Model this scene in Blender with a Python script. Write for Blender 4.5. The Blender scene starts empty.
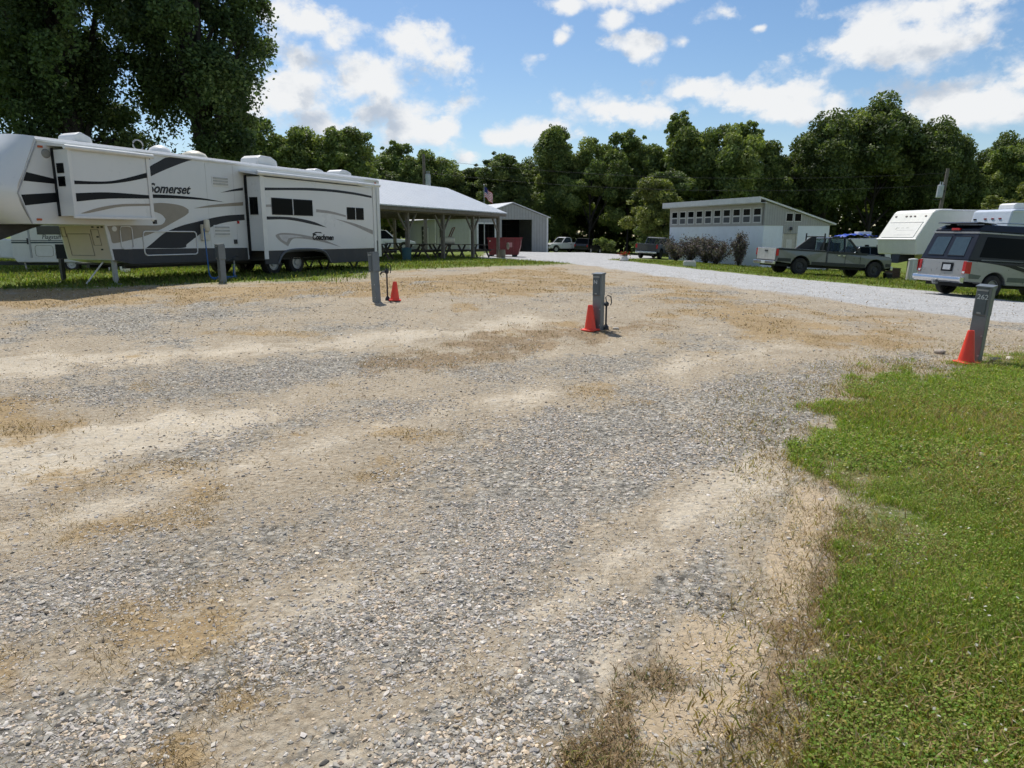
import bpy, bmesh, math, random
import numpy as np
from mathutils import Vector, Matrix, Euler
R = math.radians
sc = bpy.context.scene
col = sc.collection
random.seed(7)

# ------------------------------------------------------------------ terrain
def sst(t):
    t = np.clip(t, 0, 1)
    return t * t * (3 - 2 * t)

def terr(x, y):
    x = np.asarray(x, float); y = np.asarray(y, float)
    s = sst((y - 8.5) / 8.0)
    x0 = -3 - 6 * sst((y - 20) / 25.0)
    l = sst((x - x0) / 15.0)
    r = -0.08 - 0.055 * np.clip(x - 10, -3, 13)
    return s * (0.38 * (1 - l) + r * l) - 0.45 * sst((y - 62) / 28.0)

def gz(x, y):
    return float(terr(x, y))

def hash2(ix, iy, seed):
    h = (ix.astype(np.int64) * 374761393 + iy.astype(np.int64) * 668265263 + seed * 1442695041) & 0xFFFFFFFF
    h = ((h ^ (h >> 13)) * 1274126177) & 0xFFFFFFFF
    h = h ^ (h >> 16)
    return (h & 0xFFFFFF) / float(0xFFFFFF)

def vnoise(x, y, seed=0):
    ix = np.floor(x); iy = np.floor(y); fx = x - ix; fy = y - iy
    fx = fx * fx * (3 - 2 * fx); fy = fy * fy * (3 - 2 * fy)
    a = hash2(ix, iy, seed); b = hash2(ix + 1, iy, seed); c = hash2(ix, iy + 1, seed); d = hash2(ix + 1, iy + 1, seed)
    return (a * (1 - fx) + b * fx) * (1 - fy) + (c * (1 - fx) + d * fx) * fy

def fbm(x, y, seed=0, oct=4):
    s = 0; a = 0.5; t = 0
    for i in range(oct):
        s = s + a * vnoise(x, y, seed + i * 17); t += a
        x = x * 2.03 + 5.1; y = y * 2.03 + 1.7; a *= 0.5
    return s / t

# ------------------------------------------------------------------ ground zones, all in metres on the ground
ZONES = {
'lot':[(-15.17,13.0),(-13.62,14.3),(-11.6,15.6),(-9.2,16.6),(-5.2,19.3),(-4.3,24.6),(-1.27,28.62),(2.42,36.26),(6.2,36.2),(8.6,22.5),(10.4,16),(12.4,12.2),(12.6,10.6),(9.2,9.5),(6.9,9.15),(6.03,8.93),(5.01,8.38),(3.91,7.38),(2.9,6.09),(2.24,5.04),(2.21,4.48),(2.08,3.95),(1.63,3.22),(1.27,2.67),(1.0,2.21),(0.77,1.84),(-0.03,1.41),(-2.65,1.41),(-13.63,6.68)],
'road':[(-1.56,51.03),(3.95,59.38),(6.6,43.99),(9.04,34.55),(10.7,30.95),(12.47,28.07),(13.94,25.68),(15.05,23.97),(15.17,21.09),(14.1,13.49),(10.29,9.78),(9.35,12.92),(8.3,13.75),(7.3,15.37),(6.44,18.56),(5.65,21.51),(4.8,26.93),(4.04,33.04),(2.6,39.05),(-0.71,42.78)],
'apron':[(-2.45,41.97),(-1.84,60.27),(3.67,73.57),(16.03,90.42),(11.93,58.1),(5.26,43.03)],
'g1':[(-9.22,12.78),(-6.84,13.43),(-3.53,13.79),(-2.98,12.68),(-5.1,11.57),(-6.89,10.75),(-7.27,9.99)],
'g2':[(-4.38,7.38),(-3.54,9.48),(-1.54,9.62),(-0.88,8.58),(-1.93,7.38),(-2.36,6.47),(-4.31,6.59),(-4.54,5.75),(-5.57,7.13)],
'g3':[(0.15,5.92),(1.33,6.68),(2.99,7.76),(4.03,8.58),(2.48,5.92),(1.81,4.76),(1.2,4.58),(0.49,3.72),(-0.14,2.83),(-0.5,2.45),(-0.89,2.15),(-1.08,1.84),(-1.61,1.71),(-1.87,2.05),(-1.46,2.39),(-0.92,2.83),(-0.48,3.45),(-0.08,4.58)],
'g4':[(1.88,4.58),(1.58,4.03),(1.19,3.45),(1.04,3.11),(1.01,2.83),(0.9,2.61),(0.83,2.65),(0.67,2.73),(0.49,2.45),(0.31,2.21),(0.16,2.05),(0.02,1.71),(-0.74,1.71),(-0.31,2.15),(0.03,2.52),(0.38,2.83),(0.82,3.22),(1.37,4.03)],
'g5':[(-2.47,2.92),(-2.01,3.22),(-1.6,3.39),(-0.71,3.58),(-0.65,3.22),(-1.36,2.83),(-1.7,2.67),(-2.06,2.39)],
's1':[(-7.14,9.06),(-5.03,9.77),(-3.16,10.51),(-1.18,11.59),(0.88,13.06),(1.07,12.04),(-0.48,10.53),(-2.49,9.62),(-4.44,8.58),(-5.99,7.54)],
's2':[(-4.46,5.54),(-3.81,5.78),(-2.28,6.51),(-1.91,5.92),(-2.42,5.31),(-2.79,4.58),(-3.19,3.87)],
's3':[(-1.89,5.6),(-0.88,6.59),(0.51,7.38),(1.86,8.78),(2.22,8.25),(0.86,6.77),(-0.26,5.6),(-1.43,4.58),(-2.3,3.72),(-2.78,3.33),(-3.31,4.03),(-2.35,4.38)],
's4':[(1.87,4.92),(1.78,4.23),(1.41,4.16),(0.67,3.22),(0.38,2.81),(0.03,2.48),(-0.17,2.37),(-0.22,2.48),(0.13,2.92),(0.58,3.58),(1.27,4.58)],
's5':[(-0.41,3.31),(-0.94,2.9),(-1.3,2.52),(-1.5,2.32),(-1.88,2.15),(-2.09,2.42),(-1.58,2.59),(-1.19,2.97),(-0.59,3.48)],
's6':[(0.16,2.35),(0.44,2.65),(0.52,2.59),(0.31,2.23)],
's7':[(0.73,2.73),(0.94,2.65),(1.01,2.45),(0.82,2.23),(0.64,2.29),(0.6,2.45)],
's8':[(0.46,2.2),(0.78,2.21),(0.68,1.98),(0.4,1.93)],
's9':[(0.71,2.0),(0.9,1.98),(0.8,1.77),(0.64,1.77)],
's10':[(1.26,3.28),(1.81,4.23),(1.93,4.06),(1.43,3.22),(1.12,2.71)],
't1':[(-12.11,15.67),(-7.46,17.09),(-3.86,19.46),(2.0,29.96),(2.86,18.93),(0.99,14.63),(-2.27,14.47),(-6.05,13.79),(-9.94,12.78)],
't2':[(-5.33,6.68),(-4.61,6.77),(-3.8,5.92),(-3.74,5.31),(-4.18,5.17)],
't3':[(-1.31,9.99),(-0.19,11.18),(1.15,11.95),(2.28,12.63),(2.96,11.76),(1.54,10.02),(0.38,9.49),(-0.84,8.12),(-1.72,7.88),(-2.11,8.58)],
't5':[(-2.16,2.52),(-1.82,2.59),(-1.58,2.15),(-1.77,2.0)],
't6':[(-1.2,1.99),(-1.01,2.03),(-0.89,1.86),(-1.08,1.81)],
't7':[(4.99,27.97),(5.06,17.37),(5.88,11.96),(6.93,10.91),(6.32,9.68),(4.99,9.52),(3.54,10.04),(3.01,11.3),(2.65,14.76)],
'w1':[(6.32,9.68),(4.73,8.51),(3.43,7.04),(2.27,5.31),(2.15,4.58),(2.21,4.34),(2.15,3.98),(1.73,3.33),(1.4,2.83),(1.06,2.26),(0.83,1.96),(0.72,1.77),(0.54,1.77),(0.85,2.15),(0.87,2.52),(1.23,3.02),(1.73,4.03),(2.12,5.31),(3.64,7.49),(5.26,9.52)],
'w2':[(0.5,2.52),(0.63,2.63),(0.62,2.21),(0.45,2.05),(0.37,1.75),(-0.03,1.75),(0.26,2.1)],
'gs':[(3.16,6.77),(4.16,7.76),(2.69,5.04),(2.04,4.48),(2.06,5.04)],
'k1':[(-3.03,3.52),(-2.55,4.16),(-2.17,4.71),(-0.85,6.35),(1.56,8.51),(3.98,10.46),(3.94,9.97),(1.52,7.65),(-0.68,5.66),(-1.88,4.2),(-2.3,3.72),(-2.73,3.14)],
'k2':[(-1.9,2.09),(-1.35,2.55),(-0.42,3.39),(0.31,4.34),(1.84,6.77),(1.91,6.51),(0.38,4.06),(-0.34,3.09),(-1.22,2.34),(-1.76,1.9)],
'k3':[(-0.63,1.84),(-0.12,2.44),(0.64,3.28),(1.78,4.69),(1.87,4.38),(0.66,3.02),(-0.04,2.25),(-0.45,1.81)],
'k4':[(-4.14,4.92),(-3.2,6.09),(-1.93,7.38),(0.11,9.63),(3.32,12.5),(3.29,12.08),(0.23,9.06),(-1.7,6.85),(-2.95,5.6),(-3.79,4.48)],
'w3':[(-3.46,4.58),(-2.83,4.92),(-1.95,4.69),(-1.63,4.03),(-1.89,3.45),(-2.43,3.11)],
}

def sdist(x, y, poly):
    P = np.array(poly); Q = np.roll(P, -1, 0)
    best = np.full(x.shape, 1e9); ins = np.zeros(x.shape, bool)
    for (ax, ay), (bx, by) in zip(P, Q):
        ex, ey = bx - ax, by - ay
        t = np.clip(((x - ax) * ex + (y - ay) * ey) / (ex * ex + ey * ey + 1e-9), 0, 1)
        best = np.minimum(best, np.hypot(x - ax - t * ex, y - ay - t * ey))
        c = ((ay > y) != (by > y))
        with np.errstate(divide='ignore', invalid='ignore'):
            xi = ax + (y - ay) / (by - ay + 1e-12) * ex
        ins ^= c & (x < xi)
    return np.where(ins, best, -best)

def zone(x, y, name, soft, wob, seed):
    """0..1 weight of a zone with a wobbly soft edge."""
    P = np.array(ZONES[name]); res = np.zeros_like(x); mg = 3.5
    q = (x > P[:, 0].min() - mg) & (x < P[:, 0].max() + mg) & (y > P[:, 1].min() - mg) & (y < P[:, 1].max() + mg)
    x = x[q]; y = y[q]
    dist = np.hypot(x, y)
    k = np.clip(dist / 6.0, 0.35, 2.2)
    n = fbm(x * 1.6 / k, y * 1.6 / k, seed, 4) - 0.5
    n2 = fbm(x * 6 / k, y * 6 / k, seed + 5, 4) - 0.5
    d = sdist(x, y, ZONES[name]) + (n * 2.0 + n2 * 1.3) * wob * k
    res[q] = sst(d / (soft * k) * 0.5 + 0.5)
    return res

def masks(x, y):
    x = np.asarray(x, float); y = np.asarray(y, float)
    m = {}
    lot = zone(x, y, 'lot', 1.15, 0.36, 3)
    road = np.maximum(zone(x, y, 'road', 0.55, 0.22, 11), 0.9 * zone(x, y, 'apron', 0.5, 0.2, 12))
    lot = np.maximum(lot, road)
    base = 0.30 + 1.1 * (fbm(x * 0.8, y * 0.8, 21, 5) - 0.5)
    g = np.clip(base, 0, 1)
    for n, w, sd in (('g1', .6, 31), ('g2', .66, 32), ('g3', .95, 33), ('g4', 1.0, 34), ('g5', .6, 35)):
        g = np.maximum(g, w * zone(x, y, n, 0.8, 0.36, sd))
    s = np.zeros_like(x)
    for n, w, sd in (('s1', .8, 41), ('s2', 1.0, 42), ('s3', .4, 43), ('s4', .9, 44), ('s5', .4, 45), ('s6', .9, 46), ('s7', 1.0, 47), ('s8', .9, 48), ('s9', .9, 49), ('s10', .9, 50), ('k1', .74, 56), ('k2', .7, 57), ('k3', .74, 58), ('k4', .6, 59)):
        s = np.maximum(s, w * zone(x, y, n, 0.55, 0.33, sd) * np.clip(0.6 + 1.0 * (fbm(x * 3.1, y * 3.1, 55, 4) - 0.15), 0, 1))
    g = g * (1 - 0.6 * s)
    bare = np.zeros_like(x)
    for n, sd in (('s7', 47), ('s8', 48), ('s10', 50)):
        bare = np.maximum(bare, zone(x, y, n, 0.25, 0.15, sd))
    st = np.clip((fbm(x * 1.1, y * 1.1, 61, 5) - 0.50) * 3.0, 0, .7)
    st = st * np.clip(1.15 - 0.75 * g, 0.4, 1)
    for n, w, sd in (('t1', 1.1, 62), ('t2', 1.0, 63), ('t5', .9, 65), ('t6', 1.0, 66), ('t7', 1.0, 67), ('w3', .65, 68)):
        st = np.maximum(st, w * zone(x, y, n, 0.5, 0.35, sd) * np.clip(0.45 + 1.3 * (fbm(x * 1.7, y * 1.7, 69, 4) - 0.25), 0, 1))
    wd = np.zeros_like(x)
    for n, w, sd in (('t3', .8, 71), ('w1', .8, 72), ('w2', 1.0, 73)):
        wd = np.maximum(wd, w * zone(x, y, n, 0.35, 0.3, sd) * np.clip(0.35 + 1.5 * (fbm(x * 2.3, y * 2.3, 74, 4) - 0.2), 0, 1))
    wd = wd * (1 - .75 * bare)
    gs = zone(x, y, 'gs', 0.5, 0.4, 75) * np.clip((fbm(x * 2.2, y * 2.2, 77, 4) - 0.36) * 4, 0, 1)
    green = np.clip((1 - lot) + 0.8 * gs, 0, 1)
    pale = zone(x, y, 's2', 0.4, 0.25, 42)
    return dict(lot=lot, gravel=g * (1 - road), sand=s * (1 - road), road=road, straw=st * (1 - road), weed=wd * (1 - road), green=green, bare=bare, pale=pale)

# ------------------------------------------------------------------ mesh helpers
class MB:
    def __init__(s): s.v = []; s.f = []
    def poly(s, pts):
        n = len(s.v); s.v += [tuple(p) for p in pts]; s.f.append(tuple(range(n, n + len(pts)))); return s
    def box(s, x0, x1, y0, y1, z0, z1):
        n = len(s.v)
        s.v += [(x0, y0, z0), (x1, y0, z0), (x1, y1, z0), (x0, y1, z0), (x0, y0, z1), (x1, y0, z1), (x1, y1, z1), (x0, y1, z1)]
        s.f += [tuple(n + i for i in q) for q in ((0, 3, 2, 1), (4, 5, 6, 7), (0, 1, 5, 4), (1, 2, 6, 5), (2, 3, 7, 6), (3, 0, 4, 7))]
        return s
    def prism(s, pts, a, b, axis='y', inset=None):
        """2-D outline extruded from a to b along axis; inset(p, side) may move a cap vertex along the axis."""
        n = len(s.v); k = len(pts)
        for e, val in ((0, a), (1, b)):
            for p in pts:
                w = val if inset is None else inset(p, val)
                s.v.append({'y': (p[0], w, p[1]), 'x': (w, p[0], p[1]), 'z': (p[0], p[1], w)}[axis])
        s.f.append(tuple(range(n, n + k))); s.f.append(tuple(range(n + 2 * k - 1, n + k - 1, -1)))
        for i in range(k):
            j = (i + 1) % k
            s.f.append((n + j, n + i, n + k + i, n + k + j))
        return s
    def tube(s, pts, r, seg=8, caps=True):
        pts = [Vector(p) for p in pts]; rs = r if isinstance(r, (list, tuple)) else [r] * len(pts)
        n0 = len(s.v)
        for i, p in enumerate(pts):
            t = (pts[min(i + 1, len(pts) - 1)] - pts[max(i - 1, 0)])
            t = t.normalized() if t.length > 1e-9 else Vector((0, 0, 1))
            up = Vector((0, 0, 1)) if abs(t.z) < 0.95 else Vector((1, 0, 0))
            a = t.cross(up).normalized(); b = t.cross(a)
            for k in range(seg):
                an = 2 * math.pi * k / seg
                s.v.append(tuple(p + (a * math.cos(an) + b * math.sin(an)) * rs[i]))
        for i in range(len(pts) - 1):
            for k in range(seg):
                k2 = (k + 1) % seg
                s.f.append((n0 + i * seg + k, n0 + i * seg + k2, n0 + (i + 1) * seg + k2, n0 + (i + 1) * seg + k))
        if caps:
            s.f.append(tuple(n0 + k for k in range(seg))[::-1]); e = n0 + (len(pts) - 1) * seg
            s.f.append(tuple(e + k for k in range(seg)))
        return s
    def bar(s, a, b, w, h):
        """square bar from a to b"""
        a = Vector(a); b = Vector(b); t = (b - a).normalized()
        up = Vector((0, 0, 1)) if abs(t.z) < 0.98 else Vector((0, 1, 0))
        x = t.cross(up).normalized() * w / 2; y = t.cross(x).normalized() * h / 2
        n = len(s.v)
        for p in (a, b):
            for q in (x + y, x - y, -x - y, -x + y): s.v.append(tuple(p + q))
        s.f += [tuple(n + i for i in q) for q in ((3, 2, 1, 0), (4, 5, 6, 7), (0, 1, 5, 4), (1, 2, 6, 5), (2, 3, 7, 6), (3, 0, 4, 7))]
        return s
    def lathe(s, prof, c=(0, 0, 0), seg=16, axis='z'):
        n0 = len(s.v)
        for (r, h) in prof:
            for k in range(seg):
                an = 2 * math.pi * k / seg; u = r * math.cos(an); w = r * math.sin(an)
                p = {'z': (u, w, h), 'y': (u, h, w), 'x': (h, u, w)}[axis]
                s.v.append((p[0] + c[0], p[1] + c[1], p[2] + c[2]))
        for i in range(len(prof) - 1):
            for k in range(seg):
                k2 = (k + 1) % seg
                s.f.append((n0 + i * seg + k, n0 + i * seg + k2, n0 + (i + 1) * seg + k2, n0 + (i + 1) * seg + k))
        return s
    def parts(s, name, mat, parent=None, bevel=0.0):
        """one object per loose box or bar (eight vertices each)"""
        for i in range(0, len(s.v), 8):
            q = MB(); q.v = s.v[i:i + 8]; q.f = [tuple(a - i for a in f) for f in s.f if i <= f[0] < i + 8]; q.build(name, mat, parent, bevel=bevel)
    def build(s, name, mat, parent=None, smooth=False, bevel=0.0, label=None):
        me = bpy.data.meshes.new(name); me.from_pydata(s.v, [], s.f); me.update()
        bm = bmesh.new(); bm.from_mesh(me); bmesh.ops.recalc_face_normals(bm, faces=bm.faces); bm.to_mesh(me); bm.free()
        me.materials.append(mat)
        if smooth: me.shade_smooth()
        o = bpy.data.objects.new(name, me); col.objects.link(o); o.parent = parent
        if bevel:
            b = o.modifiers.new('bevel', 'BEVEL'); b.width = bevel; b.segments = 2; b.limit_method = 'ANGLE'; b.angle_limit = R(35)
        if label: o['label'] = label
        return o

def thing(name, label, cat, loc=(0, 0, 0), rz=0, group=None, tilt=None):
    o = bpy.data.objects.new(name, None); col.objects.link(o); o.empty_display_size = 0.2
    o.location = loc; o.rotation_euler = (0, 0, rz) if tilt is None else (tilt[0], tilt[1], rz)
    o['label'] = label; o['category'] = cat
    if group: o['group'] = group
    return o

def tag(o, label, cat, group=None, kind=None):
    if label: o['label'] = label
    if cat: o['category'] = cat
    if group: o['group'] = group
    if kind: o['kind'] = kind
    return o

def dup(root, loc, rz, label, scale=None):
    r = root.copy(); col.objects.link(r); r.location = loc; r.rotation_euler = (root.rotation_euler[0], root.rotation_euler[1], rz); r['label'] = label
    if scale: r.scale = scale
    def rec(src, dst):
        for ch in src.children:
            c = ch.copy(); col.objects.link(c); c.parent = dst; rec(ch, c)
    rec(root, r)
    return r

def crom(pts, n=6, closed=False):
    """smooth curve through points"""
    P = [Vector(p) for p in pts]; out = []
    for i in range(len(P) - 1):
        p0 = P[max(i - 1, 0)]; p1 = P[i]; p2 = P[i + 1]; p3 = P[min(i + 2, len(P) - 1)]
        for k in range(n):
            t = k / n
            out.append(0.5 * ((2 * p1) + (p2 - p0) * t + (2 * p0 - 5 * p1 + 4 * p2 - p3) * t * t + (3 * p1 - p0 - 3 * p2 + p3) * t ** 3))
    out.append(P[-1])
    return out

def sheet(mb, pts, f, thick=0.004):
    """flat decal outline: f maps (s, z, depth) to a local point; gives the sheet a little thickness"""
    a = [f(p[0], p[1], thick) for p in pts]; b = [f(p[0], p[1], 0.001) for p in pts]
    n = len(mb.v); k = len(pts); mb.v += a + b
    mb.f.append(tuple(range(n, n + k))); mb.f.append(tuple(range(n + 2 * k - 1, n + k - 1, -1)))
    for i in range(k):
        j = (i + 1) % k; mb.f.append((n + i, n + j, n + k + j, n + k + i))
    return mb

def smooth_outline(pts, n=4):
    P = [Vector((p[0], p[1], 0)) for p in pts]; L = len(P); out = []
    for i in range(L):
        p0 = P[i - 1]; p1 = P[i]; p2 = P[(i + 1) % L]; p3 = P[(i + 2) % L]
        d1 = (p1 - p0); d2 = (p2 - p1); d3 = (p3 - p2)
        c1 = d1.length > 0 and d2.length > 0 and d1.angle(d2, 0) < R(50); c2 = d2.length > 0 and d3.length > 0 and d2.angle(d3, 0) < R(50)
        if not c1: p0 = p1 - d2
        if not c2: p3 = p2 + d2
        for k in range(n):
            t = k / n
            q = 0.5 * ((2 * p1) + (p2 - p0) * t + (2 * p0 - 5 * p1 + 4 * p2 - p3) * t * t + (3 * p1 - p0 - 3 * p2 + p3) * t ** 3)
            out.append((q.x, q.y))
    return out

def text(name, body, mat, parent, origin, xdir, zdir, size, shear=0.0, thick=0.004, align='LEFT', bold=0.0):
    """lettering as a mesh; xdir = reading direction, zdir = letter-up direction"""
    cu = bpy.data.curves.new(name, 'FONT'); cu.body = body; cu.size = size; cu.shear = shear; cu.extrude = thick; cu.align_x = align; cu.resolution_u = 3; cu.offset = bold
    t = bpy.data.objects.new('tmp', cu); col.objects.link(t)
    bpy.context.view_layer.update()
    me = bpy.data.meshes.new_from_object(t.evaluated_get(bpy.context.evaluated_depsgraph_get()))
    bpy.data.objects.remove(t); bpy.data.curves.remove(cu)
    x = Vector(xdir).normalized(); z = Vector(zdir).normalized(); n = x.cross(z)
    M = Matrix((x, z, n)).transposed().to_4x4(); M.translation = Vector(origin); me.transform(M)
    me.materials.clear(); me.materials.append(mat); me.name = name
    o = bpy.data.objects.new(name, me); col.objects.link(o); o.parent = parent
    return o

# ------------------------------------------------------------------ materials
def nt(mat):
    mat.use_nodes = True; t = mat.node_tree; t.nodes.clear(); return t, t.nodes, t.links

MATS = {}
def M(name, c, rough=0.55, metal=0.0, var=0.14, scale=6.0, bump=0.0, bscale=None, coat=0.0, spec=0.5, dirt=0.0):
    if name in MATS: return MATS[name]
    m = bpy.data.materials.new(name); t, N, L = nt(m)
    out = N.new('ShaderNodeOutputMaterial'); b = N.new('ShaderNodeBsdfPrincipled'); L.new(b.outputs[0], out.inputs[0])
    tc = N.new('ShaderNodeTexCoord')
    no = N.new('ShaderNodeTexNoise'); no.inputs['Scale'].default_value = scale; no.inputs['Detail'].default_value = 6; no.inputs['Roughness'].default_value = 0.65
    L.new(tc.outputs['Object'], no.inputs['Vector'])
    ra = N.new('ShaderNodeValToRGB'); L.new(no.outputs['Fac'], ra.inputs[0])
    ra.color_ramp.elements[0].position = 0.3; ra.color_ramp.elements[1].position = 0.72
    ra.color_ramp.elements[0].color = (*[x * (1 - var) for x in c], 1); ra.color_ramp.elements[1].color = (*[min(1, x * (1 + var)) for x in c], 1)
    src = ra.outputs[0]
    if dirt:
        no2 = N.new('ShaderNodeTexNoise'); no2.inputs['Scale'].default_value = 1.3; no2.inputs['Detail'].default_value = 8; no2.inputs['Roughness'].default_value = 0.7
        mp = N.new('ShaderNodeMapping'); mp.inputs['Scale'].default_value = (1.6, 1.6, 0.45); L.new(tc.outputs['Object'], mp.inputs[0]); L.new(mp.outputs[0], no2.inputs['Vector'])
        mr = N.new('ShaderNodeMapRange'); mr.inputs[1].default_value = 0.45; mr.inputs[2].default_value = 0.75; mr.inputs[3].default_value = 0; mr.inputs[4].default_value = dirt; L.new(no2.outputs['Fac'], mr.inputs[0])
        mx = N.new('ShaderNodeMixRGB'); mx.inputs[2].default_value = (0.16, 0.13, 0.09, 1); L.new(mr.outputs[0], mx.inputs[0]); L.new(src, mx.inputs[1]); src = mx.outputs[0]
    L.new(src, b.inputs['Base Color'])
    rr = N.new('ShaderNodeMapRange'); rr.inputs[3].default_value = max(0.03, rough - 0.1); rr.inputs[4].default_value = min(1, rough + 0.1); L.new(no.outputs['Fac'], rr.inputs[0]); L.new(rr.outputs[0], b.inputs['Roughness'])
    b.inputs['Metallic'].default_value = metal; b.inputs['Coat Weight'].default_value = coat; b.inputs['Specular IOR Level'].default_value = spec
    if bump:
        nb = N.new('ShaderNodeTexNoise'); nb.inputs['Scale'].default_value = bscale or scale * 4; nb.inputs['Detail'].default_value = 4; L.new(tc.outputs['Object'], nb.inputs['Vector'])
        bp = N.new('ShaderNodeBump'); bp.inputs['Strength'].default_value = bump; bp.inputs['Distance'].default_value = 0.02; L.new(nb.outputs['Fac'], bp.inputs['Height']); L.new(bp.outputs[0], b.inputs['Normal'])
    MATS[name] = m
    return m

def ribbed(name, c, axis, period, rough=0.4, metal=0.0, dirt=0.15, strength=0.6):
    """corrugated sheet metal: bump ribs across one object axis"""
    if name in MATS: return MATS[name]
    m = M(name, c, rough, metal, 0.08, 2.5, dirt=dirt); t = m.node_tree; N = t.nodes; L = t.links
    b = [n for n in N if n.type == 'BSDF_PRINCIPLED'][0]; tc = [n for n in N if n.type == 'TEX_COORD'][0]
    sx = N.new('ShaderNodeSeparateXYZ'); L.new(tc.outputs['Object'], sx.inputs[0])
    mu = N.new('ShaderNodeMath'); mu.operation = 'MULTIPLY'; mu.inputs[1].default_value = 1.0 / period; L.new(sx.outputs[axis], mu.inputs[0])
    fr = N.new('ShaderNodeMath'); fr.operation = 'FRACT'; L.new(mu.outputs[0], fr.inputs[0])
    pp = N.new('ShaderNodeMath'); pp.operation = 'PINGPONG'; pp.inputs[1].default_value = 0.5; L.new(fr.outputs[0], pp.inputs[0])
    mr = N.new('ShaderNodeMapRange'); mr.inputs[1].default_value = 0.0; mr.inputs[2].default_value = 0.16; L.new(pp.outputs[0], mr.inputs[0])
    bp = N.new('ShaderNodeBump'); bp.inputs['Strength'].default_value = strength; bp.inputs['Distance'].default_value = 0.03; L.new(mr.outputs[0], bp.inputs['Height']); L.new(bp.outputs[0], b.inputs['Normal'])
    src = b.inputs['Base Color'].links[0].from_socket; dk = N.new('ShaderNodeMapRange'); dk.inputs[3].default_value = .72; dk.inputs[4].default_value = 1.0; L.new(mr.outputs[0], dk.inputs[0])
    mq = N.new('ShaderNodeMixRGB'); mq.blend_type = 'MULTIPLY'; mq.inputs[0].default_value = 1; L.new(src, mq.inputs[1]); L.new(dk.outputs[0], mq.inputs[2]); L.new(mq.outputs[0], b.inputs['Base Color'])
    return m

def glassmat(name, tint, opac=0.55):
    if name in MATS: return MATS[name]
    m = bpy.data.materials.new(name); t, N, L = nt(m)
    out = N.new('ShaderNodeOutputMaterial'); mx = N.new('ShaderNodeMixShader'); tr = N.new('ShaderNodeBsdfTransparent'); b = N.new('ShaderNodeBsdfPrincipled')
    tr.inputs[0].default_value = (0.75, 0.82, 0.8, 1); b.inputs['Base Color'].default_value = (*tint, 1); b.inputs['Roughness'].default_value = 0.04; b.inputs['Specular IOR Level'].default_value = 0.8
    no = N.new('ShaderNodeTexNoise'); no.inputs['Scale'].default_value = 3; mr = N.new('ShaderNodeMapRange'); mr.inputs[3].default_value = opac - 0.06; mr.inputs[4].default_value = opac + 0.06
    L.new(no.outputs['Fac'], mr.inputs[0]); L.new(mr.outputs[0], mx.inputs[0]); L.new(tr.outputs[0], mx.inputs[1]); L.new(b.outputs[0], mx.inputs[2]); L.new(mx.outputs[0], out.inputs[0])
    MATS[name] = m; return m

def attrmat(name, rough=0.85, transl=0.0, var=0.0, spec=0.2, sheen=False):
    """colour from the mesh's own colour attribute (one colour per stone, blade or leaf)"""
    m = bpy.data.materials.new(name); t, N, L = nt(m)
    out = N.new('ShaderNodeOutputMaterial'); b = N.new('ShaderNodeBsdfPrincipled'); at = N.new('ShaderNodeAttribute'); at.attribute_name = 'tint'
    no = N.new('ShaderNodeTexNoise'); no.inputs['Scale'].default_value = 40 if var else 5
    tc = N.new('ShaderNodeTexCoord'); L.new(tc.outputs['Object'], no.inputs['Vector'])
    mr = N.new('ShaderNodeMapRange'); mr.inputs[3].default_value = 1 - (var or .1); mr.inputs[4].default_value = 1 + (var or .1); L.new(no.outputs['Fac'], mr.inputs[0])
    mu = N.new('ShaderNodeVectorMath'); mu.operation = 'SCALE'; L.new(at.outputs['Color'], mu.inputs[0]); L.new(mr.outputs[0], mu.inputs['Scale'])
    L.new(mu.outputs[0], b.inputs['Base Color']); b.inputs['Roughness'].default_value = rough; b.inputs['Specular IOR Level'].default_value = spec
    if transl:
        tr = N.new('ShaderNodeBsdfTranslucent'); mx = N.new('ShaderNodeMixShader'); mx.inputs[0].default_value = transl
        sc_ = N.new('ShaderNodeVectorMath'); sc_.operation = 'MULTIPLY'; sc_.inputs[1].default_value = (1.25, 1.35, 0.6); L.new(mu.outputs[0], sc_.inputs[0]); L.new(sc_.outputs[0], tr.inputs[0])
        L.new(b.outputs[0], mx.inputs[1]); L.new(tr.outputs[0], mx.inputs[2]); L.new(mx.outputs[0], out.inputs[0])
    else: L.new(b.outputs[0], out.inputs[0])
    return m

def npmesh(name, verts, faces, tint, mat, parent=None, link=True):
    """verts (n,3); faces (m,k) int; tint (m,3) per face"""
    me = bpy.data.meshes.new(name); k = faces.shape[1]
    me.vertices.add(len(verts)); me.vertices.foreach_set('co', np.ascontiguousarray(verts, np.float32).ravel())
    me.loops.add(faces.size); me.loops.foreach_set('vertex_index', np.ascontiguousarray(faces, np.int32).ravel())
    me.polygons.add(len(faces)); me.polygons.foreach_set('loop_start', np.arange(0, faces.size, k, dtype=np.int32))
    me.update(calc_edges=True); me.validate()
    a = me.color_attributes.new('tint', 'FLOAT_COLOR', 'CORNER')
    c = np.ones((len(faces), k, 4), np.float32); c[:, :, :3] = tint[:, None, :]
    a.data.foreach_set('color', c.ravel())
    me.shade_flat(); me.materials.append(mat)
    if not link: return me
    o = bpy.data.objects.new(name, me); col.objects.link(o); o.parent = parent
    return o

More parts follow.
